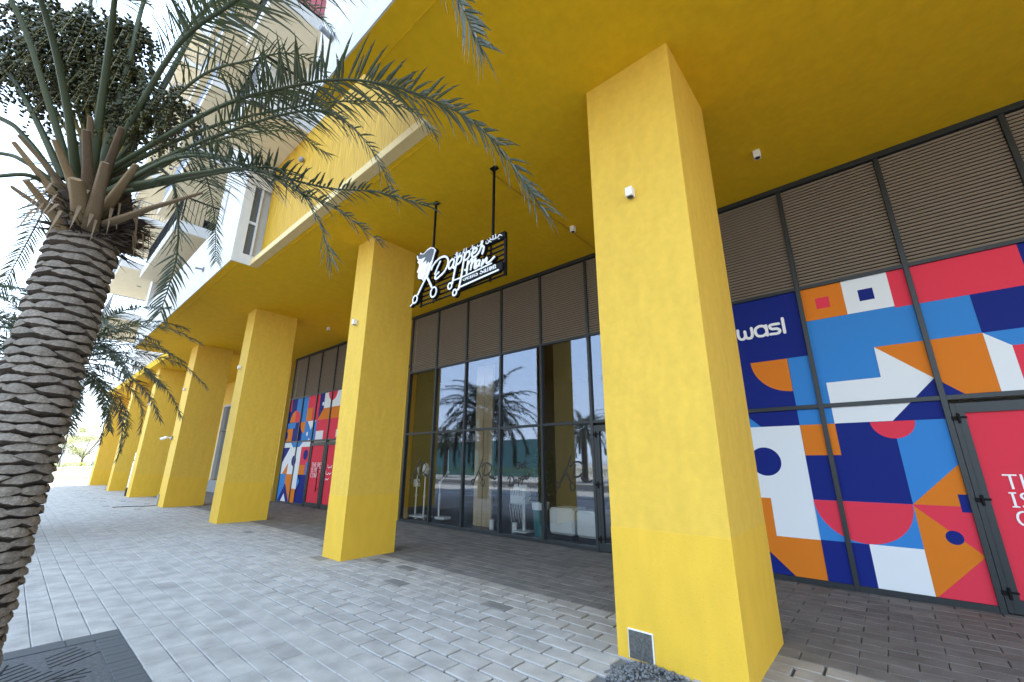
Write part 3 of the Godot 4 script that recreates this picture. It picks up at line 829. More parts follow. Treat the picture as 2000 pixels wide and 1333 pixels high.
func leaf_blade(m: MB, o: Vector3, d: Vector3, l: float, w: float) -> void:
	var s := d.cross(UPV if absf(d.y) < 0.9 else Vector3.RIGHT).normalized()
	var u := s.cross(d)
	var tip := o + d * l - UPV * l * 0.2
	var mid := o + d * l * 0.5 + u * l * 0.05
	m.tri(o, mid - s * w * 0.5, tip); m.tri(o, tip, mid + s * w * 0.5)

# ---------------------------------------------------------------- ground
const CAM := Vector3(0.0, 1.6, 7.682)
const FWD := Vector3(-0.62971001, 0.28019665, -0.72453788)
const RGT := Vector3(0.75549202, 0.00379073, -0.65514688)
const CUP := Vector3(0.18082343, 0.95993514, 0.2140734)
func seen_at(p: Vector3) -> float:      # depth before the camera, or a large number outside the frame
	var d := p - CAM
	var z := d.dot(FWD)
	if z < 0.3 or absf(d.dot(RGT)) > z * 1.26 or absf(d.dot(CUP)) > z * 0.85: return 1e6
	return z

func make_ground() -> void:
	var g := MB.new()
	g.box(V(-400, -0.6, -300), V(300, -0.45, 400))
	struct("ground", g, M.sand)
	var base := MB.new()
	base.box(V(-47.0, -0.40, 0.0), V(9.0, -0.022, 5.4))
	var pav := struct("pavement", base, M.joint)
	var b2 := MB.new()
	b2.box(V(-47.0, -0.40, 5.4), V(9.0, -0.014, 10.0))
	part("bedding", b2, M.joint_light, pav)
	# pavers: running bond along the front
	var near := []
	var kinds := []
	for e in 3:         # a tight paver, a wide-jointed one, a dark one in tight bond
		var m := MB.new()
		m.cham(V(0, -0.03, 0), Vector3([0.381, 0.364, 0.380][e], 0.06, [0.1905, 0.177, 0.191][e]), [0.007, 0.007, 0.006][e], Basis.IDENTITY)
		kinds.append(m.mesh())
	var z := 0.0627
	var row := 0
	while z < 9.95:
		var off := 0.19 if row % 2 else 0.0
		if z > 5.4: off += rng.randf_range(-0.03, 0.03)
		var x := -46.9 + off
		while x < 8.8:
			var p := V(x, 0, z)
			x += 0.385
			var fit := 1.0
			var in_pit := false
			if p.z > 6.61 and p.z < 8.9:       # cut against the tree pit
				if p.x > -6.12 - 0.1925 and p.x < -3.66 + 0.1925:
					if p.x < -6.12 or p.x > -3.66:
						var edge := -6.12 if p.x < -5.0 else -3.66
						var far_end := p.x - 0.1925 if p.x < -5.0 else p.x + 0.1925
						fit = absf(edge - far_end) / 0.385
						p.x = (edge + far_end) / 2
						in_pit = fit < 0.1
					else:
						var out := p.x - 0.1925 if p.x < -5.0 else p.x + 0.1925
						var left_over := (-6.12 - out) if p.x < -5.0 else (out + 3.66)
						in_pit = left_over < 0.04
						fit = maxf(left_over, 0.01) / 0.385
						p.x = out + left_over / 2 * (1 if p.x < -5.0 else -1)
			var in_gravel := p.x > -2.0 and p.x < -1.46 and p.z > 3.80 and p.z < 4.42
			if in_pit or in_gravel: continue
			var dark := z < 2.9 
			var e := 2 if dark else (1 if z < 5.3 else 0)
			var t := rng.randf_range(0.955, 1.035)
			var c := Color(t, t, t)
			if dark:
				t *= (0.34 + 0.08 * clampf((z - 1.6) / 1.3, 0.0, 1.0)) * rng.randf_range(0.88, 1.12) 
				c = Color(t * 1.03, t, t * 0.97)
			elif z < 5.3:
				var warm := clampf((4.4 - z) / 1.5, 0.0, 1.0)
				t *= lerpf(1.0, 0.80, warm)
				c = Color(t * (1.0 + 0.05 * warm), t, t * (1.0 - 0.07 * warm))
				if rng.randf() < 0.012: c = c * 0.55
			else:
				if rng.randf() < 0.006: c = c * 0.85
			c.a = 1.0
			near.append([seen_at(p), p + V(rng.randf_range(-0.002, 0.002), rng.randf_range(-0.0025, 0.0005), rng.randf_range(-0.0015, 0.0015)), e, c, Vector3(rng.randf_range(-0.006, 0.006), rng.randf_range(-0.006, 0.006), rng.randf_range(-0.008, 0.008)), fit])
		z += 0.1955 if z > 0.2 else 0.1955
		row += 1
	near.sort_custom(func(a, b): return a[0] < b[0])
	var shades := {}
	for i in mini(300, near.size()):
		var q: Array = near[i]
		var c: Color = q[3]
		var key := "%d_%d" % [int(c.g * 24.0), int((c.r - c.b) * 20.0)]
		if not shades.has(key):
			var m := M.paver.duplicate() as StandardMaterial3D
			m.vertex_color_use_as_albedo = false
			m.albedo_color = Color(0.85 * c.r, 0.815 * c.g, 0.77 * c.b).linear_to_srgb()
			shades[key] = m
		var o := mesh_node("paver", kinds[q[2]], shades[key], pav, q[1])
		o.rotation = q[4]
		if q[5] < 0.99: o.scale.x = q[5]
	for e in 3:
		var rest := near.slice(300).filter(func(q): return q[2] == e)
		var mm := MultiMesh.new()
		mm.transform_format = MultiMesh.TRANSFORM_3D
		mm.use_colors = true
		mm.mesh = kinds[e]
		mm.instance_count = rest.size()
		for i in rest.size():
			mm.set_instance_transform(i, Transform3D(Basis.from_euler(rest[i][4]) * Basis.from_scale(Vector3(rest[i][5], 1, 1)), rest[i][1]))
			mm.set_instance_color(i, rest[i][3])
		var o := MultiMeshInstance3D.new()
		o.multimesh = mm
		o.material_override = M.paver
		o.name = "pavers"
		pav.add_child(o, true)
		o.set_meta("kind", "stuff")
	# sunlit ground past the end of the building
	var far := MB.new()
	far.box(V(-140.0, -0.40, -60.0), V(-47.0, -0.02, 10.0))
	struct("forecourt", far, M.concrete)
	# kerb, road, opposite side
	for q in [[10.0, 10.15], [15.0, 15.15], [22.0, 22.15]]:
		var k := MB.new()
		k.cham(V(-60, -0.13, (q[0] + q[1]) / 2), Vector3(180, 0.30, 0.15), 0.015, Basis.IDENTITY)
		struct("kerb", k, M.concrete)
	var rd := MB.new()
	rd.box(V(-150, -0.40, 15.15), V(60, -0.13, 22.0))
	var lay := MB.new()
	lay.box(V(-150, -0.40, 10.15), V(60, -0.02, 15.0))
	struct("added_bounce_strip", lay, M.concrete)  # pale concrete added beside the road to bounce sunlight onto soffit and front
	var road := struct("road", rd, M.asphalt)
	for i in 26:
		part_box("lane_mark", V(-110 + i * 6.0, -0.13, 18.5), V(-107 + i * 6.0, -0.126, 18.62), M.white_render, road)
	var op := MB.new()
	op.box(V(-150, -0.40, 22.15), V(60, 0.0, 34.0))
	struct("far_pavement", op, M.concrete)

func make_pit() -> void:
	var t := thing("tree_grate", "dark slotted tree grate around the foot of the near palm", "tree grate", V(-4.98, 0, 7.75))
	part_box("bed", V(-6.12, -0.06, 6.61), V(-3.66, -0.022, 8.9), M.joint, t)
	for i in 22:       # edging stones laid across
		var x := -5.90 + 0.104 * i
		part_box("edging_stone", V(x, -0.05, 6.618), V(x + 0.097, -0.001 - 0.0015 * (i % 2), 6.800), M.pit_stone, t, 0.004)
	for i in 6:
		part_box("edging_stone", V(-6.112, -0.05, 6.618 + 0.375 * i), V(-5.915, -0.001, 6.985 + 0.375 * i), M.pit_stone, t, 0.004)
	var plate := part_box("plate", V(-5.905, -0.03, 6.812), V(-3.68, -0.006, 8.88), M.grate, t, 0.003)
	var c := Vector2(-4.98, 7.80)
	var k := 0
	for sec in 8:
		var a0 := TAU * sec / 8.0 + 0.2
		var dir := Vector2.from_angle(a0)
		var side := dir.orthogonal()
		for j in range(-4, 5):
			for seg in 2:
				var lat := j * 0.075
				var r0 := 0.46 + absf(j) * 0.045 + seg * 0.36
				var r1 := r0 + 0.30 - 0.02 * absf(j)
				var mid := c + dir * (r0 + r1) * 0.5 + side * lat
				if mid.x < -5.78 or mid.x > -3.8 or mid.y < 6.92 or mid.y > 8.8: continue
				var m := MB.new()
				m.cham(V(mid.x, -0.0055, mid.y), Vector3(r1 - r0, 0.002, 0.017), 0.0, Basis(UPV, -dir.angle()))
				part("slot_shade", m, M.slot_shade, t)  # near-black strip on the plate, painted as the shade of an open gap
				k += 1
	# pebbles at the foot of the near pillar
	var g := MB.new()
	g.box(V(-2.19, -0.04, 3.80), V(-1.27, -0.02, 4.52))
	for i in 420:
		var a := rng.randf() * TAU
		var r := sqrt(rng.randf()) 
		var s := rng.randf_range(0.010, 0.022)
		var p := V(-1.73 + cos(a) * r * 0.30, 0.0, 4.12 + sin(a) * r * 0.34)
		if p.z < 3.86: p.z = 3.86 + rng.randf() * 0.1
		p.y = -0.004 + 0.055 * (1.0 - r) * rng.randf_range(0.5, 1.0)
		var sh := rng.randf_range(0.4, 1.7)
		g.col = Color(sh, sh, sh * 1.04)
		g.ball(p, Vector3(s, s * 0.62, s * 0.8), 6, 4, Basis(Vector3(rng.randf(), rng.randf(), rng.randf()).normalized(), rng.randf() * 3.0))
	var o := mesh_node("gravel", g.mesh(), M.pebble)
	tag(o, "dark grey pebbles heaped at the foot of the nearest pillar", "gravel", "", "stuff")
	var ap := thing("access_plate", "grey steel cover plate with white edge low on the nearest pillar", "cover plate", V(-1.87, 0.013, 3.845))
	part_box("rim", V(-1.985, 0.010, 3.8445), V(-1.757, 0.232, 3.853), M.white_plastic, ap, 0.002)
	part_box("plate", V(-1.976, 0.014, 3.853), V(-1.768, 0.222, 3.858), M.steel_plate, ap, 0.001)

# ---------------------------------------------------------------- palms
func curve(c: Array, k: int) -> Array:
	var p := []
	for i in c.size() - 1:
		var a: Vector3 = c[i - 1] if i > 0 else c[0] * 2.0 - c[1]
		var e: Vector3 = c[i + 2] if i + 2 < c.size() else c[i + 1] * 2.0 - c[i]
		for s in k: p.append((c[i] as Vector3).cubic_interpolate(c[i + 1], a, e, float(s) / k))
	p.append(c[-1])
	return p

func frond(called: String, parent: Node, ctrl: Array, start: float, leaf_len: float, r0: float, per_m: float, leafm: Material, sag := 0.35, wide := 1.0) -> void:
	var p := curve(ctrl, 6)
	var lens := [0.0]
	for i in range(1, p.size()): lens.append(lens[-1] + (p[i] - p[i - 1]).length())
	var total: float = lens[-1]
	var rr := []
	for i in p.size(): rr.append(lerpf(r0, 0.0035, pow(lens[i] / total, 0.7)))
	var st := MB.new()
	st.tube(p, rr, 6, 0.75)
	var f := part(called, st, M.petiole, parent)
	var lf := MB.new()
	var n := int(total * per_m)
	var k := 0
	for i in n:
		var u := start + (1.0 - start) * (i + 0.5) / n
		var at: float = u * total
		while k < p.size() - 2 and lens[k + 1] < at: k += 1
		var w: float = (at - lens[k]) / maxf(lens[k + 1] - lens[k], 1e-5)
		var o: Vector3 = p[k].lerp(p[k + 1], w)
		var t: Vector3 = (p[k + 1] - p[k]).normalized()
		var s := t.cross(UPV).normalized() if absf(t.y) < 0.98 else t.cross(Vector3.BACK).normalized()
		var v := s.cross(t).normalized()
		var ll := leaf_len * (0.45 + 0.55 * sin(clampf((u - start) / (1.0 - start) * 1.15 + 0.22, 0.0, 1.0) * PI)) * rng.randf_range(0.85, 1.12)
		for sd in [-1.0, 1.0]:
			if rng.randf() < 0.05: continue
			var lift := rng.randf_range(-0.55, 0.75)
			var fwd := rng.randf_range(0.55, 1.05) + 0.9 * pow(u, 4.0)
			var d = (s * sd + t * fwd + v * lift).normalized()
			var wd = d.cross(v).normalized()
			var up = wd.cross(d) * 0.5
			var half := rng.randf_range(0.0095, 0.0125) * wide
			var a = o + d * ll * 0.28 - UPV * ll * 0.02 * sag
			var b = o + d * ll * 0.68 - UPV * ll * 0.16 * sag
			var e = o + d * ll - UPV * ll * 0.42 * sag
			var h0 = wd * half * 0.5; var h1 = wd * half; var h2 = wd * half * 0.66
			var u1 = up * half
			# two halves folded along the midrib
			for hs in [1.0, -1.0]:
				lf.quad(o, a, a + h1 * hs + u1, o + h0 * hs) if hs > 0 else lf.quad(o, o + h0 * hs, a + h1 * hs + u1, a)
				lf.quad(a, b, b + h2 * hs + u1, a + h1 * hs + u1) if hs > 0 else lf.quad(a, a + h1 * hs + u1, b + h2 * hs + u1, b)
			lf.tri(b + h2 * -1.0 + u1, e, b + h2 + u1)
	part("leaflets", lf, leafm, f)

func boot_mesh(sd: int) -> ArrayMesh:       # stub of an old leaf: a lens-shaped cut face on a short neck; outward is +z, width along x
	var r := RandomNumberGenerator.new()
	r.seed = 77 + sd
	var m := MB.new()
	var nu := 10
	var A := 0.112
	var face := [0.335, 0.285, 0.235]
	var tone := r.randf_range(0.82, 1.12)
	var top := []; var low := []; var mid := []; var tb := []; var lb := []
	var skew := r.randf_range(-0.012, 0.012)
	for i in nu + 1:
		var u := -1.0 + 2.0 * i / nu
		var env := pow(maxf(0.0, 1.0 - u * u), 0.75)
		var x := u * A
		var z := 0.060 - 0.046 * u * u
		var hi := 0.031 * env + r.randf_range(-0.003, 0.003) + skew * u
		var lo := -0.032 * env + r.randf_range(-0.003, 0.003) + skew * u
		top.append(Vector3(x, hi, z - 0.010 + r.randf_range(-0.003, 0.003)))
		low.append(Vector3(x, lo, z + 0.004 + r.randf_range(-0.003, 0.003)))
		mid.append(Vector3(x, (hi + lo) * 0.5 + r.randf_range(-0.003, 0.003), z + 0.004 + r.randf_range(-0.004, 0.004)))
		tb.append(Vector3(x * 0.95, hi + 0.004, -0.045 - 0.02 * u * u))
		lb.append(Vector3(x * 0.9, lo - 0.020, -0.045 - 0.02 * u * u))
	for i in nu:
		var k := tone * r.randf_range(0.88, 1.10)
		m.col = Color(face[0] * k, face[1] * k, face[2] * k)
		m.quad(low[i], low[i + 1], mid[i + 1], mid[i])
		m.quad(mid[i], mid[i + 1], top[i + 1], top[i])
		m.col = Color(0.115 * k, 0.088 * k, 0.066 * k)
		m.quad(top[i], top[i + 1], tb[i + 1], tb[i])
		m.quad(lb[i], lb[i + 1], low[i + 1], low[i])
	return m.mesh()

func palm_trunk(t: Node3D, at: Vector3, h: float, r: float, rows: int, around: int, single: bool) -> void:
	var core := MB.new()
	core.lathe(at, [[r * 1.02, -0.05], [r * 0.98, 0.4], [r * 0.96, h * 0.6], [r * 0.98, h], [r * 0.5, h + 0.25], [0.0, h + 0.3]], 18)
	var tr := part("trunk", core, M.trunk_core, t)
	var kinds := []
	for i in 7: kinds.append(boot_mesh(i))
	var st := MB.new()
	var to_eye := (CAM - at)
	to_eye.y = 0
	to_eye = to_eye.normalized()
	var rest := []
	for j in rows:
		var y := 0.03 + h * j / rows
		for i in around:
			var a := TAU * (i + 0.5 * (j % 2) + 0.06 * j) / around + rng.randf_range(-0.05, 0.05)
			var d := Vector3(sin(a), 0, cos(a))
			var sc := rng.randf_range(0.92, 1.14)
			var b := Basis(UPV, a) * Basis(Vector3.BACK, rng.randf_range(-0.10, 0.10)) * Basis(Vector3.RIGHT, rng.randf_range(-0.25, 0.05)) * Basis.from_scale(Vector3(sc, rng.randf_range(0.92, 1.12), rng.randf_range(0.8, 1.15)))
			var o := at + V(0, y + rng.randf_range(-0.006, 0.006), 0) + d * (r - 0.003)
			if single and d.dot(to_eye) > -0.18:
				var k := mesh_node("leaf_base", kinds[rng.randi() % 7], M.boot, tr, o - origin_of(tr))
				k.basis = b
			elif single:
				rest.append(Transform3D(b, o - origin_of(tr)))
			else:
				var w := b * Vector3(0.13, 0, -0.03); var w2 := b * Vector3(-0.13, 0, -0.03)
				var low := b * Vector3(0, -0.055, 0.0); var lip := b * Vector3(0, 0.045, 0.065); var top := b * Vector3(0, 0.05, -0.01)
				st.col = Color(0.28, 0.23, 0.18) * rng.randf_range(0.7, 1.15)
				st.tri(o + w2, o + low, o + lip); st.tri(o + low, o + w, o + lip); st.tri(o + w2, o + lip, o + top); st.tri(o + lip, o + w, o + top)
	if single:
		var mm := MultiMesh.new()
		mm.transform_format = MultiMesh.TRANSFORM_3D
		mm.mesh = kinds[0]
		mm.instance_count = rest.size()
		for i in rest.size(): mm.set_instance_transform(i, rest[i])
		var mi := MultiMeshInstance3D.new()
		mi.multimesh = mm
		mi.material_override = M.boot
		mi.name = "leaf_bases"
		tr.add_child(mi, true)
		mi.set_meta("kind", "stuff")
	else:
		var k := part("leaf_bases", st, M.boot, tr)
		k.set_meta("kind", "stuff")

func stub(t: Node, a: Vector3, b: Vector3, w0: float, w1: float, called := "cut_stalk", m: Material = null) -> void:
	var mb := MB.new()
	var mid := a.lerp(b, 0.5) + UPV * 0.015
	mb.tube([a, mid, b, b + (b - a).normalized() * 0.012], [w0, lerpf(w0, w1, 0.62), w1, w1 * 0.72], 6, 0.45)
	part(called, mb, m if m else M.stub, t)

func date_bunch(t: Node, c: Vector3, from: Vector3, r: Vector3, count: int) -> void:
	var s := MB.new()
	var top := c + UPV * r.y * 0.55
	s.tube([from, from.lerp(top, 0.6) + UPV * 0.10, top], [0.02, 0.016, 0.012], 6)
	var strings := []
	for i in 40:
		var a := rng.randf() * TAU
		var out := sqrt(rng.randf())
		var m2 := top + V(cos(a) * r.x * out * 0.8, rng.randf_range(-0.02, 0.12), sin(a) * r.z * out * 0.8)
		var q := m2 + V(cos(a) * r.x * 0.35, -r.y * rng.randf_range(0.6, 1.5), sin(a) * r.z * 0.35)
		s.tube([top, m2, q], [0.003, 0.0025, 0.002], 4, 1.0, false)
		strings.append([top, m2, q])
	var o := part("date_bunch", s, M.date_stalk, t)
	var f := MB.new()
	for i in count:
		var k: Array = strings[i % strings.size()]
		var u := 0.26 + 0.74 * (float(i) / count)
		var p: Vector3 = (k[0] as Vector3).lerp(k[1], u * 2.0) if u < 0.5 else (k[1] as Vector3).lerp(k[2], u * 2.0 - 1.0)
		var sa := rng.randf() * TAU
		var sv := V(cos(sa), 0.35, sin(sa)).normalized()
		f.ball(p + sv * 0.016, Vector3(0.0105, 0.0175, 0.0105), 6, 4, Basis(Quaternion(UPV, sv)))
	var fr := part("dates", f, M.date, o)
	fr.set_meta("kind", "stuff")

func make_near_palm() -> void:
	var at := V(-4.95, 0, 7.66)
	var t := thing("date_palm", "near date palm with scaly trunk, green date bunches and cut brown stalks", "palm tree", at)
	palm_trunk(t, at, 3.60, 0.176, 50, 7, true)
	var C := at + V(0.03, 3.72, 0)
	# fibrous heart
	var hb := MB.new()
	hb.lathe(at, [[0.17, 3.5], [0.235, 3.62], [0.25, 3.78], [0.20, 3.98], [0.12, 4.25], [0.0, 4.4]], 14)
	for i in 420:
		var a := rng.randf() * TAU
		var y := rng.randf_range(3.5, 4.05)
		var d := Vector3(sin(a), rng.randf_range(-0.5, 0.9), cos(a)).normalized()
		var o := at + V(sin(a) * 0.21, y, cos(a) * 0.21)
		var s := d.cross(UPV).normalized() * rng.randf_range(0.003, 0.008)
		var tip := o + d * rng.randf_range(0.06, 0.22) + V(rng.randf_range(-0.08, 0.08), rng.randf_range(-0.08, 0.02), rng.randf_range(-0.08, 0.08))
		hb.tri(o - s, o + s, tip)
	for i in 520:      # shaggier on the shop side
		var a := atan2(0.755, -0.655) + rng.randfn() * 0.75
		var y := rng.randf_range(3.42, 3.78)
		var o := at + V(sin(a) * 0.22, y, cos(a) * 0.22)
		var s := UPV * rng.randf_range(0.004, 0.014)
		var tip := o + V(sin(a), rng.randf_range(-0.5, 0.5), cos(a)) * rng.randf_range(0.10, 0.30)
		hb.tri(o - s, o + s, tip)
	part("fibrous_crown_heart", hb, M.fibre, t)
	var F := {
		"A": [-4.61, 4.0, 7.66, -3.68, 4.39, 7.2, -3.06, 4.43, 6.89, -2.53, 4.36, 6.61, -2.08, 4.16, 6.28, -1.73, 3.83, 5.98, -1.47, 3.26, 5.67],
		"B": [-4.8, 4.0, 7.69, -4.15, 4.5, 7.17, -3.54, 4.79, 6.61, -3.1, 4.87, 6.2, -2.86, 4.84, 5.9, -2.71, 4.62, 5.69],
		"C": [-4.67, 3.87, 7.66, -3.84, 4.18, 7.19, -3.19, 4.31, 6.82, -2.86, 4.28, 6.59, -2.65, 4.0, 6.37, -2.53, 3.63, 6.19],
		"D": [-4.58, 3.81, 7.62, -3.84, 4.0, 7.27, -3.2, 3.72, 6.88, -2.78, 3.55, 6.58, -2.42, 3.46, 6.37, -2.13, 3.33, 6.14],
		"E": [-4.6, 3.78, 7.63, -3.8, 3.9, 7.33, -3.2, 3.71, 7.01, -2.86, 3.47, 6.76, -2.62, 3.31, 6.55, -2.39, 3.07, 6.34],
		"e": [-4.62, 3.8, 7.6, -3.15, 3.69, 6.96, -2.92, 3.56, 6.78, -2.8, 3.34, 6.65, -2.77, 3.2, 6.57, -2.76, 2.99, 6.49],
		"F": [-4.82, 3.9, 7.66, -4.36, 4.02, 7.44, -4.11, 3.87, 7.31, -4.06, 3.55, 7.21, -4.08, 3.17, 7.15, -4.25, 2.76, 7.14],
		"G": [-4.62, 4.06, 7.68, -3.68, 4.71, 7.53, -3.08, 4.85, 7.34, -2.54, 4.88, 7.16, -1.93, 4.81, 6.89, -1.5, 4.4, 6.63, -1.34, 3.89, 6.43],
		"H": [-4.74, 4.08, 7.66, -4.25, 5.0, 7.32, -4.02, 5.38, 6.98, -3.83, 5.54, 6.74, -3.74, 5.55, 6.53, -3.59, 5.3, 6.3],
		"I": [-4.78, 4.13, 7.71, -4.54, 5.0, 7.57, -4.27, 5.85, 7.38, -3.96, 6.26, 7.0, -3.75, 6.24, 6.67, -3.6, 5.96, 6.43],
		"J": [-4.7, 3.89, 7.83, -4.25, 4.24, 7.99, -3.72, 4.56, 8.21, -3.1, 4.71, 8.50, -2.6, 4.6, 8.9],
		"K": [-4.73, 3.89, 7.86, -4.5, 4.32, 8.09, -4.3, 4.88, 8.41, -4.2, 5.3, 8.9, -4.3, 5.3, 9.6],
		"L": [-4.66, 3.94, 7.75, -4.12, 4.51, 7.84, -3.59, 4.78, 7.9, -3.1, 4.9, 7.95, -2.4, 4.7, 7.95],
		"M": [-4.79, 4.06, 7.7, -4.44, 5.0, 7.75, -4.35, 5.62, 7.78, -4.2, 6.23, 7.75, -3.92, 6.64, 7.52],
		"N": [-4.92, 3.93, 7.9, -4.9, 4.46, 8.22, -5.03, 4.81, 8.47, -5.3, 5.2, 9.0, -5.6, 5.2, 9.7],
		"O": [-4.96, 3.91, 7.93, -5.11, 4.27, 8.19, -5.26, 4.44, 8.39, -5.8, 4.7, 9.0, -6.3, 4.5, 9.6],
		"Q": [-4.98, 3.89, 7.94, -5.0, 4.0, 8.14, -5.17, 4.07, 8.31, -5.5, 4.0, 8.8, -5.9, 3.6, 9.2],
		"R": [-4.85, 3.78, 7.92, -4.71, 3.76, 8.06, -4.74, 3.69, 8.2, -4.85, 3.5, 8.5, -4.9, 3.1, 8.8],
		"S": [-4.75, 4.12, 7.61, -4.65, 5.22, 7.47, -4.47, 6.31, 7.32, -4.24, 7.02, 7.12, -3.88, 7.25, 6.76],
		"T": [-4.92, 4.04, 7.8, -5.03, 4.9, 7.95, -5.09, 5.94, 8.13, -5.16, 6.66, 8.19, -5.3, 6.9, 8.6],
		"U": [-5.0, 3.95, 7.65, -5.5, 4.8, 7.3, -6.2, 5.4, 6.9, -7.0, 5.3, 6.5, -7.6, 4.7, 6.2],
		"W": [-5.05, 3.9, 7.75, -5.9, 4.6, 7.9, -6.7, 4.8, 8.0, -7.4, 4.3, 8.1, -7.8, 3.6, 8.2],
		"X": [-4.9, 3.9, 7.6, -4.9, 4.9, 7.0, -5.0, 5.6, 6.3, -5.0, 5.6, 5.7]}
	for key in F:
		var up: bool = key in ["J", "K", "L", "M", "N", "T", "S", "O"]
		var lo: bool = key in ["D", "E", "e", "F", "Q", "R"]
		var big: bool = key in ["A", "G"]
		frond("frond", t, pts3(F[key]), 0.52 if up else (0.33 if not big else 0.30), 0.44 if big else (0.33 if lo else 0.40), 0.040 if up else 0.028, 26.0 if big else (21.0 if lo else 17.0), M["leaf%d" % (1 if big else (0 if not lo else 2))], 0.5, 1.0 if big else 0.72)
	var S := [[-4.57, 3.54, 7.76, -4.30, 3.66, 7.81, 0.085, 0.055], [-4.78, 3.63, 7.94, -4.61, 3.93, 8.18, 0.07, 0.028], [-4.58, 3.72, 7.86, -4.38, 3.95, 7.98, 0.065, 0.026], [-4.45, 3.74, 7.78, -4.18, 4.02, 7.84, 0.062, 0.030],
		[-4.42, 3.52, 7.66, -4.05, 3.75, 7.69, 0.07, 0.034], [-4.44, 3.86, 7.69, -4.10, 4.12, 7.67, 0.055, 0.022], [-4.40, 3.66, 7.58, -4.06, 3.84, 7.53, 0.06, 0.024], [-4.34, 3.58, 7.51, -3.49, 3.51, 7.18, 0.055, 0.014],
		[-4.84, 3.82, 7.99, -4.72, 4.06, 8.18, 0.055, 0.024], [-4.85, 3.55, 7.97, -4.95, 3.72, 8.14, 0.06, 0.03], [-4.7, 3.48, 7.95, -4.52, 3.62, 8.05, 0.07, 0.03], [-5.15, 3.6, 7.6, -5.45, 3.85, 7.5, 0.07, 0.03], [-5.15, 3.65, 7.9, -5.4, 3.9, 8.0, 0.07, 0.03]]
	for q in S:
		var a0 := V(q[0], q[1], q[2])
		stub(t, a0.lerp(V(at.x, q[1] - 0.10, at.z), 0.55), V(q[3], q[4], q[5]), q[6] * 0.85, q[7] * 0.9, "cut_stalk", M["stub%d" % (taken.size() % 3)] if false else M["stub%d" % (int(q[1] * 100.0) % 3)])
	for i in 11:       # shorter old stalks all round
		var a := TAU * i / 11.0 + rng.randf_range(-0.15, 0.15)
		var d := V(sin(a), 0, cos(a))
		var y := rng.randf_range(3.48, 3.78)
		stub(t, at + d * 0.16 + UPV * (y - 0.1), at + d * rng.randf_range(0.26, 0.33) + UPV * (y + rng.randf_range(0.10, 0.24)), rng.randf_range(0.05, 0.065), rng.randf_range(0.02, 0.032), "cut_stalk", M["stub%d" % (i % 3)])
	stub(t, V(-4.30, 3.78, 7.50), V(-3.14, 3.63, 7.06), 0.045, 0.014, "cut_stalk", M.petiole)
	stub(t, V(-4.80, 3.85, 7.74), V(-4.35, 4.25, 7.85), 0.045, 0.02, "cut_stalk", M.stub1)
	for i in 26:      # dead strips hanging from the crown
		var a := rng.randf_range(0.2, 2.6)
		var o := at + V(sin(a) * 0.3, rng.randf_range(3.5, 3.75), cos(a) * 0.3)
		var mb := MB.new()
		var w := V(cos(a), 0, -sin(a)) * rng.randf_range(0.008, 0.02)
		var m2 := o + V(sin(a) * 0.12, -0.02, cos(a) * 0.12)
		var tip := m2 + V(sin(a) * 0.07, -rng.randf_range(0.12, 0.32), cos(a) * 0.07)
		mb.quad(o - w, o + w, m2 + w, m2 - w); mb.tri(m2 - w, m2 + w, tip)
		part("dead_strip", mb, M.dead_leaf, t)
	for q in [[-4.98, 5.03, 8.30, 0.24, 0.36], [-4.90, 5.20, 8.20, 0.22, 0.36], [-4.78, 4.80, 8.10, 0.22, 0.34], [-4.74, 5.16, 7.92, 0.24, 0.40], [-4.56, 5.15, 7.79, 0.18, 0.30], [-4.70, 4.62, 7.86, 0.22, 0.36], [-4.36, 4.50, 7.44, 0.24, 0.30], [-5.14, 4.62, 8.34, 0.24, 0.34], [-5.0, 4.6, 7.9, 0.25, 0.4], [-4.34, 4.34, 7.56, 0.2, 0.26], [-5.2, 4.9, 7.5, 0.25, 0.4], [-4.62, 4.92, 8.05, 0.24, 0.4], [-4.95, 4.75, 8.28, 0.24, 0.36], [-4.52, 4.75, 7.72, 0.2, 0.34]]:
		date_bunch(t, V(q[0], q[1], q[2]), C + V(0, 0.25, 0), Vector3(q[3] * 1.25, q[4], q[3] * 1.25), 760)

func make_palm(called: String, label: String, at: Vector3, h: float, sd: int) -> Node3D:      # a smaller palm, fronds all round
	rng.seed = sd
	var t := thing(called, label, "palm tree", at, "date palms in the row")
	palm_trunk(t, at, h, 0.25, int(h * 9.0), 8, false)
	for i in 48:
		var a := TAU * i * 0.381966
		var el := lerpf(1.3, -0.55, float(i) / 48.0) + rng.randf_range(-0.1, 0.1)
		var L := rng.randf_range(2.7, 3.4)
		var d := Vector3(cos(a), 0, sin(a))
		var o := at + UPV * (h + 0.1) + d * 0.12
		var c := [o]
		var e := el
		var p := o
		for k in 4:
			p += (d * cos(e) + UPV * sin(e)) * L * 0.25
			e -= rng.randf_range(0.30, 0.50)
			c.append(p)
		frond("frond", t, c, 0.16, 0.46, 0.026, 30.0, M["leaf%d" % (i % 3)], 0.6, 1.25)
	return t

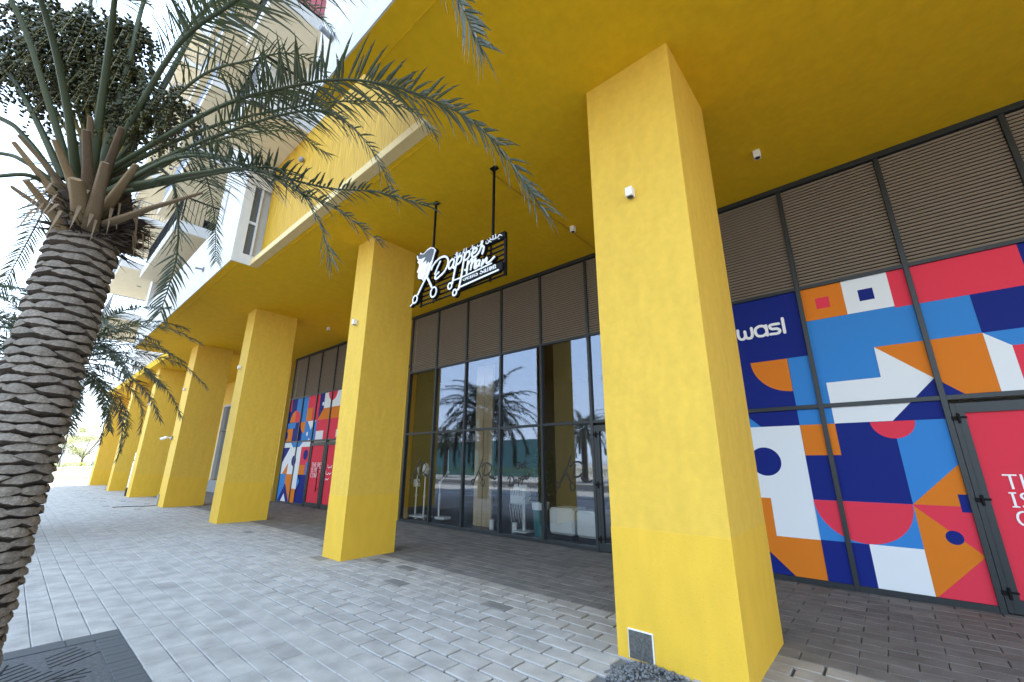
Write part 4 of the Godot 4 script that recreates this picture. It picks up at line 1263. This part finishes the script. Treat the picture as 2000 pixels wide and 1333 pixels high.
# ---------------------------------------------------------------- trees, hedges, street
func bush(called: String, label: String, cat: String, lo: Vector3, hi: Vector3, n: int, m: Material, leaf: float, trunk := 0.0) -> void:
	var c := V((lo.x + hi.x) / 2, lo.y, (lo.z + hi.z) / 2)
	var t := thing(called, label, cat, c)
	var lf := MB.new()
	var cl := []
	for i in 26: cl.append([V(rng.randf_range(lo.x, hi.x), rng.randf_range(lo.y + trunk, hi.y), rng.randf_range(lo.z, hi.z)), rng.randf_range(0.25, 0.55)])
	for i in n:
		var p: Vector3
		if trunk > 0.0:
			var k: Array = cl[rng.randi() % cl.size()]
			var d = Vector3(rng.randfn(), rng.randfn() * 0.6, rng.randfn()) * k[1]
			p = k[0] + d
		else:
			p = V(rng.randf_range(lo.x, hi.x), lo.y + (hi.y - lo.y) * sqrt(rng.randf()) + rng.randfn() * 0.05, rng.randf_range(lo.z, hi.z))
		leaf_blade(lf, p, Vector3(rng.randfn(), rng.randfn() * 0.7 + 0.2, rng.randfn()).normalized(), leaf * rng.randf_range(0.7, 1.4), leaf * 0.5)
	part("foliage", lf, m, t)
	if trunk > 0.0:
		var b := MB.new()
		b.tube([c, c + UPV * trunk, c + UPV * (trunk + 0.6) + V(0.1, 0, 0.1)], [0.13, 0.10, 0.06], 8)
		for i in 9: b.tube([c + UPV * trunk * rng.randf_range(0.7, 1.1), cl[i][0].lerp(c + UPV * trunk, 0.4), cl[i][0]], [0.06, 0.04, 0.015], 5)
		part("trunk", b, M.bark, t)

func block_house(called: String, label: String, lo: Vector3, hi: Vector3, m: Material, cols: int, rows: int) -> void:
	var t := thing(called, label, "building", V((lo.x + hi.x) / 2, lo.y, (lo.z + hi.z) / 2), "buildings across the street")
	part_box("wall", lo, hi, m, t)
	part_box("roof", V(lo.x - 0.2, hi.y, lo.z - 0.2), V(hi.x + 0.2, hi.y + 0.5, hi.z + 0.2), m, t)
	var w := (hi.x - lo.x) / cols
	var h := (hi.y - lo.y) / rows
	for i in cols:
		for j in rows:
			part_box("window", V(lo.x + w * (i + 0.25), lo.y + h * (j + 0.3), lo.z - 0.06), V(lo.x + w * (i + 0.75), lo.y + h * (j + 0.75), lo.z + 0.02), M.window_dark, t)

func make_street() -> void:
	# far end of the building, in sun
	for q in [[-58.5, -57.0, 1.1, 4.0, 1.05, "beige planter wall in sun past the last pillar"], [-63.0, -61.5, 2.9, 6.5, 0.9, "second beige planter wall further off in the sun"]]:
		var p := thing("planter_wall", q[5], "planter", V(q[0], 0, q[2]), "planters in the sun")
		part_box("wall", V(q[0], -0.02, q[2]), V(q[1], q[4], q[3]), M.beige_wall, p, 0.02)
		part_box("coping", V(q[0] - 0.05, q[4], q[2] - 0.05), V(q[1] + 0.05, q[4] + 0.08, q[3] + 0.05), M.beige_wall, p, 0.02)
	bush("hedge", "yellow green hedge in sun behind the beige planters", "hedge", V(-71, -0.02, 1.5), V(-69.5, 1.5, 7.5), 2600, M.hedge_yellow, 0.16)
	bush("hedge", "bright green clipped hedge beside the last pillar", "hedge", V(-70.5, -0.02, -1.6), V(-69, 1.7, 1.4), 2200, M.hedge, 0.16)
	bush("flowering_tree", "pale airy tree in full sun behind the hedge", "tree", V(-77, -0.02, -0.8), V(-73, 6.2, 4.6), 5200, M.pale_leaf, 0.17, 2.3)
	bush("flowering_tree", "green bushy tree behind the pale airy tree", "tree", V(-90, -0.02, 1.5), V(-84, 6.5, 8.5), 3500, M.hedge, 0.22, 2.5)
	var fb := thing("distant_hall", "low pale building far beyond the hedge", "building", V(-190, 0, 0))
	part_box("wall", V(-200, -0.3, -60), V(-185, 9, 40), M.far_white, fb)
	part_box("roof", V(-201, 9, -61), V(-184, 9.8, 41), M.far_white, fb)
	# the palm row
	make_palm("date_palm", "second date palm half hidden behind the near scaly trunk", V(-15.0, 0, 7.50), 3.8, 11)
	var base := make_palm("date_palm", "full date palm across the street opposite the salon", V(-20.0, 0, 25.0), 4.3, 12)
	var spots := [[-39.0, 25.5, 1.9, "tall date palm across the street by the dark hoarding"], [-49.0, 26.5, 4.0, "date palm across the street furthest to the left"], [5.0, 27.0, 0.7, "date palm across the street furthest to the right"], [-7.0, 26.0, 5.2, "date palm across the street facing the nearest pillar"]]
	for q in spots:
		var c := base.duplicate() as Node3D
		c.name = numbered("date_palm")
		add_child(c, true)
		c.position = V(q[0], 0, q[1]); c.rotation.y = q[2]
		c.scale = Vector3.ONE * (1.0 + 0.12 * sin(q[2] * 3.0))
		c.set_meta("label", q[3])
	bush("hedge", "low green hedge across the street under the palms", "hedge", V(-60, 0, 29.2), V(20, 1.1, 30.2), 9000, M.hedge, 0.17)
	var hw := thing("hoarding", "dark teal site hoarding across the street", "hoarding", V(-41, 0, 33))
	for i in 8: part_box("panel", V(-50 + 2.4 * i, 0, 33.0), V(-50 + 2.4 * i + 2.36, 4.4, 33.08), M.hoarding, hw, 0.01)
	var lp := thing("lamp_post", "tall street lamp post with crossarm across the street", "lamp post", V(-29.5, 0, 23.0))
	var pm := MB.new()
	pm.lathe(V(-29.5, 0, 23.0), [[0.16, 0.0], [0.16, 0.6], [0.10, 0.65], [0.06, 6.4], [0.0, 6.42]], 12)
	part("pole", pm, M.pole_metal, lp)
	part_box("crossarm", V(-30.2, 6.2, 22.92), V(-28.8, 6.34, 23.08), M.pole_metal, lp, 0.02)
	for x in [-30.2, -28.8]: part_box("lamp_head", V(x - 0.25, 6.28, 22.86), V(x + 0.25, 6.40, 23.14), M.rail_grey, lp, 0.02)
	block_house("low_block", "low white building far across the street", V(-45, -0.3, 80), V(-12, 8, 95), M.far_white, 10, 2)
	block_house("low_block", "wide pale building far across the street to the right", V(-6, -0.3, 90), V(40, 6, 105), M.beige_wall, 12, 2)
	var tw := thing("tall_tower", "slim pale tower far across the street", "building", V(-60, 0, 150))
	part_box("wall", V(-66, -0.3, 150), V(-58, 34, 158), M.far_white, tw)
	for j in 9: part_box("window_band", V(-65.5, 2.0 + 3.4 * j, 149.94), V(-58.5, 3.6 + 3.4 * j, 150.02), M.window_dark, tw)

# ---------------------------------------------------------------- small fittings
func make_fittings() -> void:
	var spots := [[-1.605, 4.43, 3.845, "white box spotlight high on the nearest pillar"], [-7.65, 4.32, 3.682, "white box spotlight on the pillar left of the hanging sign"], [-14.37, 4.36, 3.694, "white box spotlight on the third pillar"], [-20.75, 4.38, 3.694, "white box spotlight on the fourth pillar above the camera"], [-27.5, 4.37, 3.694, "white box spotlight on the fifth pillar among palm leaves"], [-34.0, 4.37, 3.694, "white box spotlight on the sixth pillar"]]
	for q in spots:
		var s := thing("wall_spotlight", q[3], "spotlight", V(q[0], q[1], q[2]), "box spotlights on the pillars")
		part_box("housing", V(q[0] - 0.038, q[1] - 0.052, q[2]), V(q[0] + 0.038, q[1] + 0.052, q[2] + 0.085), M.white_plastic, s, 0.004)
		var l := MB.new()
		l.lathe(V(q[0], q[1] - 0.056, q[2] + 0.043), [[0.0, 0.0], [0.026, 0.0], [0.028, 0.0045]], 14)
		part("lens", l, M.lens, s)
		var rg := MB.new()
		rg.lathe(V(q[0], q[1] - 0.058, q[2] + 0.043), [[0.028, 0.004], [0.030, 0.0], [0.035, 0.0], [0.035, 0.007]], 14)
		part("trim_ring", rg, M.rail_grey, s)
	for q in [[-0.678, 1.258, "small white ceiling spotlight above the printed shopfront"], [-3.955, 1.289, "small white ceiling spotlight above the salon door"], [-14.07, 1.336, "small white ceiling spotlight between third and second pillar"]]:
		var s := thing("ceiling_spotlight", q[2], "spotlight", V(q[0], H, q[1]), "spotlights under the soffit")
		part_box("housing", V(q[0] - 0.045, H - 0.12, q[1] - 0.045), V(q[0] + 0.045, H - 0.001, q[1] + 0.045), M.white_plastic, s, 0.004)
		var l := MB.new()
		l.lathe(V(q[0], H - 0.124, q[1]), [[0.0, 0.0], [0.034, 0.0], [0.036, 0.0045]], 14)
		part("lens", l, M.lens, s)
	var cam := thing("bullet_camera", "white bullet camera sticking out from the fourth pillar", "camera", V(-21.25, 2.5, 3.69))
	part_box("bracket", V(-21.20, 2.42, 3.693), V(-21.06, 2.58, 3.74), M.rail_grey, cam, 0.006)
	var cb := MB.new()
	cb.tube([V(-21.13, 2.50, 3.74), V(-21.20, 2.50, 3.84)], [0.02, 0.02], 8)
	cb.tube([V(-21.12, 2.52, 3.86), V(-21.42, 2.46, 3.98)], [0.05, 0.055], 12)
	part("body", cb, M.white_plastic, cam)
	var cd := thing("conduit_box", "grey conduit stub with black cable at the foot of fourth pillar", "conduit", V(-21.2, 0, 3.7))
	part_box("cover", V(-21.20, 0.0, 3.694), V(-21.10, 0.42, 3.74), M.tape_grey, cd, 0.005)
	var cw := MB.new()
	cw.tube([V(-21.15, 0.02, 3.74), V(-21.25, 0.012, 4.1), V(-21.6, 0.012, 4.5), V(-21.5, 0.012, 4.9)], [0.012, 0.012, 0.012, 0.012], 6)
	part("cable", cw, M.black_metal, cd)
	var wp := thing("white_post", "white slim post with dark foot leaning on the fifth pillar", "post", V(-28.15, 0, 3.6))
	var w1 := MB.new()
	w1.cham(V(-28.12, 1.0, 3.62), Vector3(0.22, 1.25, 0.16), 0.03, Basis.IDENTITY)
	part("panel", w1, M.white_plastic, wp)
	var w2 := MB.new()
	w2.cham(V(-28.08, 1.85, 3.60), Vector3(0.26, 0.40, 0.18), 0.04, Basis.IDENTITY)
	part("head", w2, M.white_plastic, wp)
	part_box("foot", V(-28.26, 0.0, 3.52), V(-28.02, 0.38, 3.72), M.black_metal, wp, 0.02)
	var fl := thing("yellow_wall_light", "small round fitting high on the ribbed yellow wall", "light fitting", V(-9.0, 8.0, 4.74))
	var fm := MB.new()
	fm.ball(V(-8.92, 8.25, 4.79), Vector3(0.07, 0.07, 0.06), 10, 6)
	part("globe", fm, M.rail_grey, fl)
	var sp := thing("overflow_spout", "grey drain spout on the white wall above the soffit", "spout", V(-4.6, 7.1, 6.12))
	var sm := MB.new()
	sm.tube([V(-4.45, 6.85, 6.12), V(-4.40, 6.83, 6.30)], [0.035, 0.035], 8)
	sm.cham(V(-4.46, 6.86, 6.125), Vector3(0.14, 0.12, 0.012), 0.003, Basis.IDENTITY)
	part("pipe", sm, M.rail_grey, sp)
	var s2 := thing("wall_bracket", "small grey bracket on the white parapet near the pier", "bracket", V(-14.0, 6.9, 5.31))
	var s2m := MB.new()
	s2m.cham(V(-13.4, 6.72, 5.32), Vector3(0.10, 0.12, 0.03), 0.004, Basis.IDENTITY)
	s2m.tube([V(-13.4, 6.72, 5.33), V(-13.3, 6.66, 5.50)], [0.022, 0.03], 8)
	part("arm", s2m, M.rail_grey, s2)

# ---------------------------------------------------------------- hanging sign
func make_sign() -> void:
	var o := V(-5.0, 5.0, 3.60)
	var s := thing("hanging_sign", "black barred salon sign with white script hung from two poles", "sign", o)
	for x in [-5.413, -3.958]:
		var p := MB.new()
		p.cham(V(x, (H + 4.86) / 2, 3.58), Vector3(0.034, H - 4.86, 0.034), 0.003, Basis.IDENTITY)
		p.cham(V(x, H - 0.012, 3.58), Vector3(0.12, 0.024, 0.09), 0.003, Basis.IDENTITY)
		part("pole", p, M.black_metal, s)
	for i in 8:       # bars
		var y := 4.215 + 0.083 * i
		part_box("bar", V(-5.70 if i < 7 else -4.55, y - 0.012, 3.565), V(-3.70, y + 0.012, 3.59), M.black_metal, s, 0.003)
	part_box("end_bar", V(-3.715, 4.20, 3.555), V(-3.68, 4.83, 3.60), M.black_metal, s, 0.003)
	for x in [-5.69, -5.36, -4.02]: part_box("upright", V(x - 0.015, 4.20, 3.545), V(x + 0.015, 4.82, 3.565), M.black_metal, s, 0.002)
	part_box("title_rail", V(-4.83, 4.80, 3.56), V(-3.68, 4.90, 3.62), M.black_metal, s, 0.004)
	var box := MB.new()
	box.prism(poly2([0.36, -0.775, 1.30, -0.735, 1.30, -0.60, 0.45, -0.62]), 0.0, 0.045, o)
	part("text_panel", box, M.black_metal, s)
	var W := MB.new()
	var K := MB.new()      # black sides, set back and a little wider than the white faces
	var strokes := [
		[[-0.314, -0.233, -0.292, -0.184, -0.217, -0.124, -0.102, -0.087, 0.001, -0.094, 0.08, -0.139, 0.117, -0.215, 0.092, -0.307, 0.022, -0.384, -0.076, -0.427, -0.164, -0.45, -0.203, -0.42, -0.183, -0.38, -0.114, -0.346], 0.036],
		[[-0.09, -0.156, -0.155, -0.246, -0.212, -0.349], 0.032],
		[[0.265, -0.238, 0.204, -0.221, 0.145, -0.27, 0.134, -0.334, 0.171, -0.372, 0.229, -0.342, 0.273, -0.258, 0.247, -0.339, 0.269, -0.39, 0.332, -0.348], 0.036],
		[[0.342, -0.219, 0.305, -0.393, 0.267, -0.556, 0.249, -0.647], 0.036], [[0.323, -0.292, 0.379, -0.231, 0.438, -0.233, 0.446, -0.289, 0.397, -0.343, 0.332, -0.348], 0.034],
		[[0.518, -0.217, 0.491, -0.365, 0.456, -0.579, 0.409, -0.769, 0.387, -0.797], 0.036], [[0.499, -0.298, 0.553, -0.22, 0.615, -0.215, 0.629, -0.281, 0.581, -0.334, 0.512, -0.337], 0.034],
		[[0.68, -0.281, 0.746, -0.278, 0.789, -0.241, 0.765, -0.207, 0.711, -0.223, 0.68, -0.29, 0.704, -0.341, 0.771, -0.346, 0.845, -0.295, 0.885, -0.216, 0.905, -0.146], 0.034],
		[[0.905, -0.146, 0.891, -0.209, 0.94, -0.261, 0.911, -0.352], 0.038],
		[[0.532, -0.508, 0.572, -0.503, 0.599, -0.366, 0.575, -0.572], 0.034], [[0.602, -0.436, 0.694, -0.363, 0.663, -0.54], 0.034], [[0.666, -0.473, 0.767, -0.388, 0.745, -0.533, 0.778, -0.552], 0.034],
		[[0.85, -0.449, 0.807, -0.443, 0.777, -0.501, 0.795, -0.548, 0.852, -0.492, 0.861, -0.453, 0.848, -0.54], 0.032],
		[[0.896, -0.556, 0.93, -0.459, 0.917, -0.538, 0.978, -0.475, 1.009, -0.461, 1.001, -0.54, 1.062, -0.544, 1.163, -0.496], 0.032],
		[[0.27, -0.61, 0.446, -0.61, 0.80, -0.60, 1.104, -0.582], 0.022], [[0.409, -0.769, 0.82, -0.75, 1.246, -0.732], 0.026],
		[[-0.415, -0.30, -0.552, -0.462, -0.655, -0.60], 0.036], [[-0.786, -0.735, -0.845, -0.768], 0.022], [[-0.435, -0.33, -0.348, -0.455, -0.285, -0.56], 0.04]]
	for q in strokes:
		W.stroke(poly2(q[0]), q[1], 0.062, 0.072, o)
		K.stroke(poly2(q[0]), q[1] + 0.020, 0.004, 0.060, o)
	for q in [[0.191, -0.682, 0.045, 0.052], [0.313, -0.828, 0.045, 0.05], [-0.727, -0.672, 0.062, 0.068], [-0.223, -0.673, 0.075, 0.088]]:
		var p := PackedVector2Array()
		for i in 16: p.append(Vector2(q[0] + cos(TAU * i / 16) * q[2], q[1] + sin(TAU * i / 16) * q[3]))
		W.stroke(p, 0.026, 0.062, 0.073, o, true, true)
		K.stroke(p, 0.046, 0.004, 0.060, o, true, true)
	part("letter_side", K, M.black_metal, s)
	part("letter_face", W, M.sign_white, s)
	var head := poly2([-0.762, 0.185, -0.669, 0.133, -0.663, 0.21, -0.585, 0.154, -0.53, 0.164, -0.463, 0.2, -0.367, 0.21, -0.282, 0.17, -0.223, 0.106, -0.257, 0.031, -0.299, -0.097, -0.343, -0.215, -0.389, -0.304, -0.411, -0.363, -0.464, -0.375, -0.532, -0.383, -0.565, -0.336, -0.667, -0.305, -0.687, -0.251, -0.678, -0.196, -0.726, -0.152, -0.689, -0.096, -0.667, -0.025, -0.731, 0.035, -0.705, 0.056, -0.747, 0.11])
	var hm := MB.new()
	hm.prism(head, 0.062, 0.075, o)
	part("head_face", hm, M.sign_white, s)
	var big := Geometry2D.offset_polygon(head, 0.014, Geometry2D.JOIN_ROUND)
	var hk := MB.new()
	hk.prism(big[0], 0.004, 0.061, o)
	part("head_side", hk, M.black_metal, s)
	var hh := MB.new()
	hh.prism(poly2([-0.722, 0.156, -0.644, 0.164, -0.555, 0.134, -0.447, 0.175, -0.351, 0.18, -0.265, 0.13, -0.273, 0.066, -0.329, -0.068, -0.38, -0.099, -0.405, -0.052, -0.464, -0.091, -0.464, -0.014, -0.567, -0.028, -0.492, 0.063, -0.62, 0.067, -0.694, 0.092]), 0.076, 0.078, o)
	hh.stroke(poly2([-0.40, -0.13, -0.46, -0.25, -0.52, -0.37]), 0.008, 0.076, 0.078, o)
	part("head_hair", hh, M.sign_hair, s)
	text_part(s, "Gents Salon", -4.545, 4.295, 3.648, 0.088, M.sign_white, "Droid Serif", 0.006, 700)
	text_part(s, "LLC", -4.0, 4.312, 3.648, 0.060, M.sign_white, "Droid Serif", 0.006, 400)
	# the Arabic line, pen strokes from right to left
	var A := MB.new()
	var ar := [[1.27, -0.165, 1.22, -0.135, 1.19, -0.165, 1.15, -0.165], [1.14, -0.10, 1.14, -0.165, 1.10, -0.165], [1.09, -0.10, 1.09, -0.165], [1.07, -0.165, 1.04, -0.14, 1.02, -0.175, 1.05, -0.19], [1.0, -0.15, 0.99, -0.185, 0.95, -0.185, 0.94, -0.15],
		[0.89, -0.13, 0.86, -0.165, 0.91, -0.165], [0.84, -0.10, 0.84, -0.165], [0.82, -0.145, 0.81, -0.165, 0.72, -0.165], [0.76, -0.14, 0.74, -0.185], [0.70, -0.165, 0.68, -0.135, 0.65, -0.165], [0.64, -0.10, 0.64, -0.165], [0.61, -0.145, 0.59, -0.185, 0.55, -0.165],
		[0.50, -0.10, 0.50, -0.165, 0.45, -0.165, 0.45, -0.10], [0.43, -0.14, 0.41, -0.185, 0.38, -0.175], [0.37, -0.14, 0.33, -0.145, 0.36, -0.185, 0.30, -0.165], [0.29, -0.10, 0.29, -0.165], [0.27, -0.10, 0.26, -0.185, 0.22, -0.165]]
	for q in ar: A.stroke(poly2(q), 0.014, 0.022, 0.032, o + V(0.0, 0.0, 0.0))
	for q in [[1.21, -0.20], [1.02, -0.115], [0.97, -0.13], [0.78, -0.205], [0.67, -0.20], [0.42, -0.205], [0.35, -0.205], [0.24, -0.125]]: A.stroke(poly2([q[0], q[1], q[0] + 0.006, q[1]]), 0.014, 0.022, 0.032, o, false)
	part("title_lettering", A, M.sign_white, s)

# ---------------------------------------------------------------- 
func _ready() -> void:
	rng.seed = 4
	var cam := Camera3D.new()
	cam.name = "camera"
	cam.keep_aspect = Camera3D.KEEP_HEIGHT
	cam.fov = 78.36
	cam.near = 0.05
	cam.far = 900.0
	add_child(cam)
	cam.transform = Transform3D(Basis(RGT, CUP, -FWD), CAM)
	cam.current = true
	var we := WorldEnvironment.new()
	we.name = "world_environment"
	var env := Environment.new()
	var sky := Sky.new()
	var sm := ProceduralSkyMaterial.new()
	sm.sky_top_color = Color(0.76, 0.87, 1.0)
	sm.sky_horizon_color = Color(0.92, 0.965, 1.0)
	sm.sky_curve = 0.15
	sm.ground_horizon_color = Color(0.70, 0.70, 0.68)
	sm.ground_bottom_color = Color(0.45, 0.42, 0.38)
	sm.sky_energy_multiplier = 1.0
	sm.sun_angle_max = 8.0
	sky.sky_material = sm
	env.background_mode = Environment.BG_SKY
	env.sky = sky
	env.tonemap_mode = Environment.TONE_MAPPER_LINEAR
	env.tonemap_exposure = 3.9
	env.sdfgi_enabled = true
	env.ssao_enabled = true
	env.ssil_enabled = true
	we.environment = env
	add_child(we)
	var sun := DirectionalLight3D.new()
	sun.name = "sun"
	sun.light_energy = 1.6
	sun.light_color = Color(1.0, 0.95, 0.86)
	sun.light_angular_distance = 0.5
	sun.shadow_enabled = true
	add_child(sun)
	sun.look_at_from_position(Vector3.ZERO, Vector3(0.06, -0.972, 0.226), Vector3.UP)
	make_materials()
	mat("red_sheet", 0.70, 0.045, 0.075, 0.55)
	M.red_sheet.metallic_specular = 0.2
	make_ground()
	make_building()
	make_shopfronts()
	make_salon()
	make_pit()
	make_near_palm()
	make_street()
	make_sign()
	make_fittings()
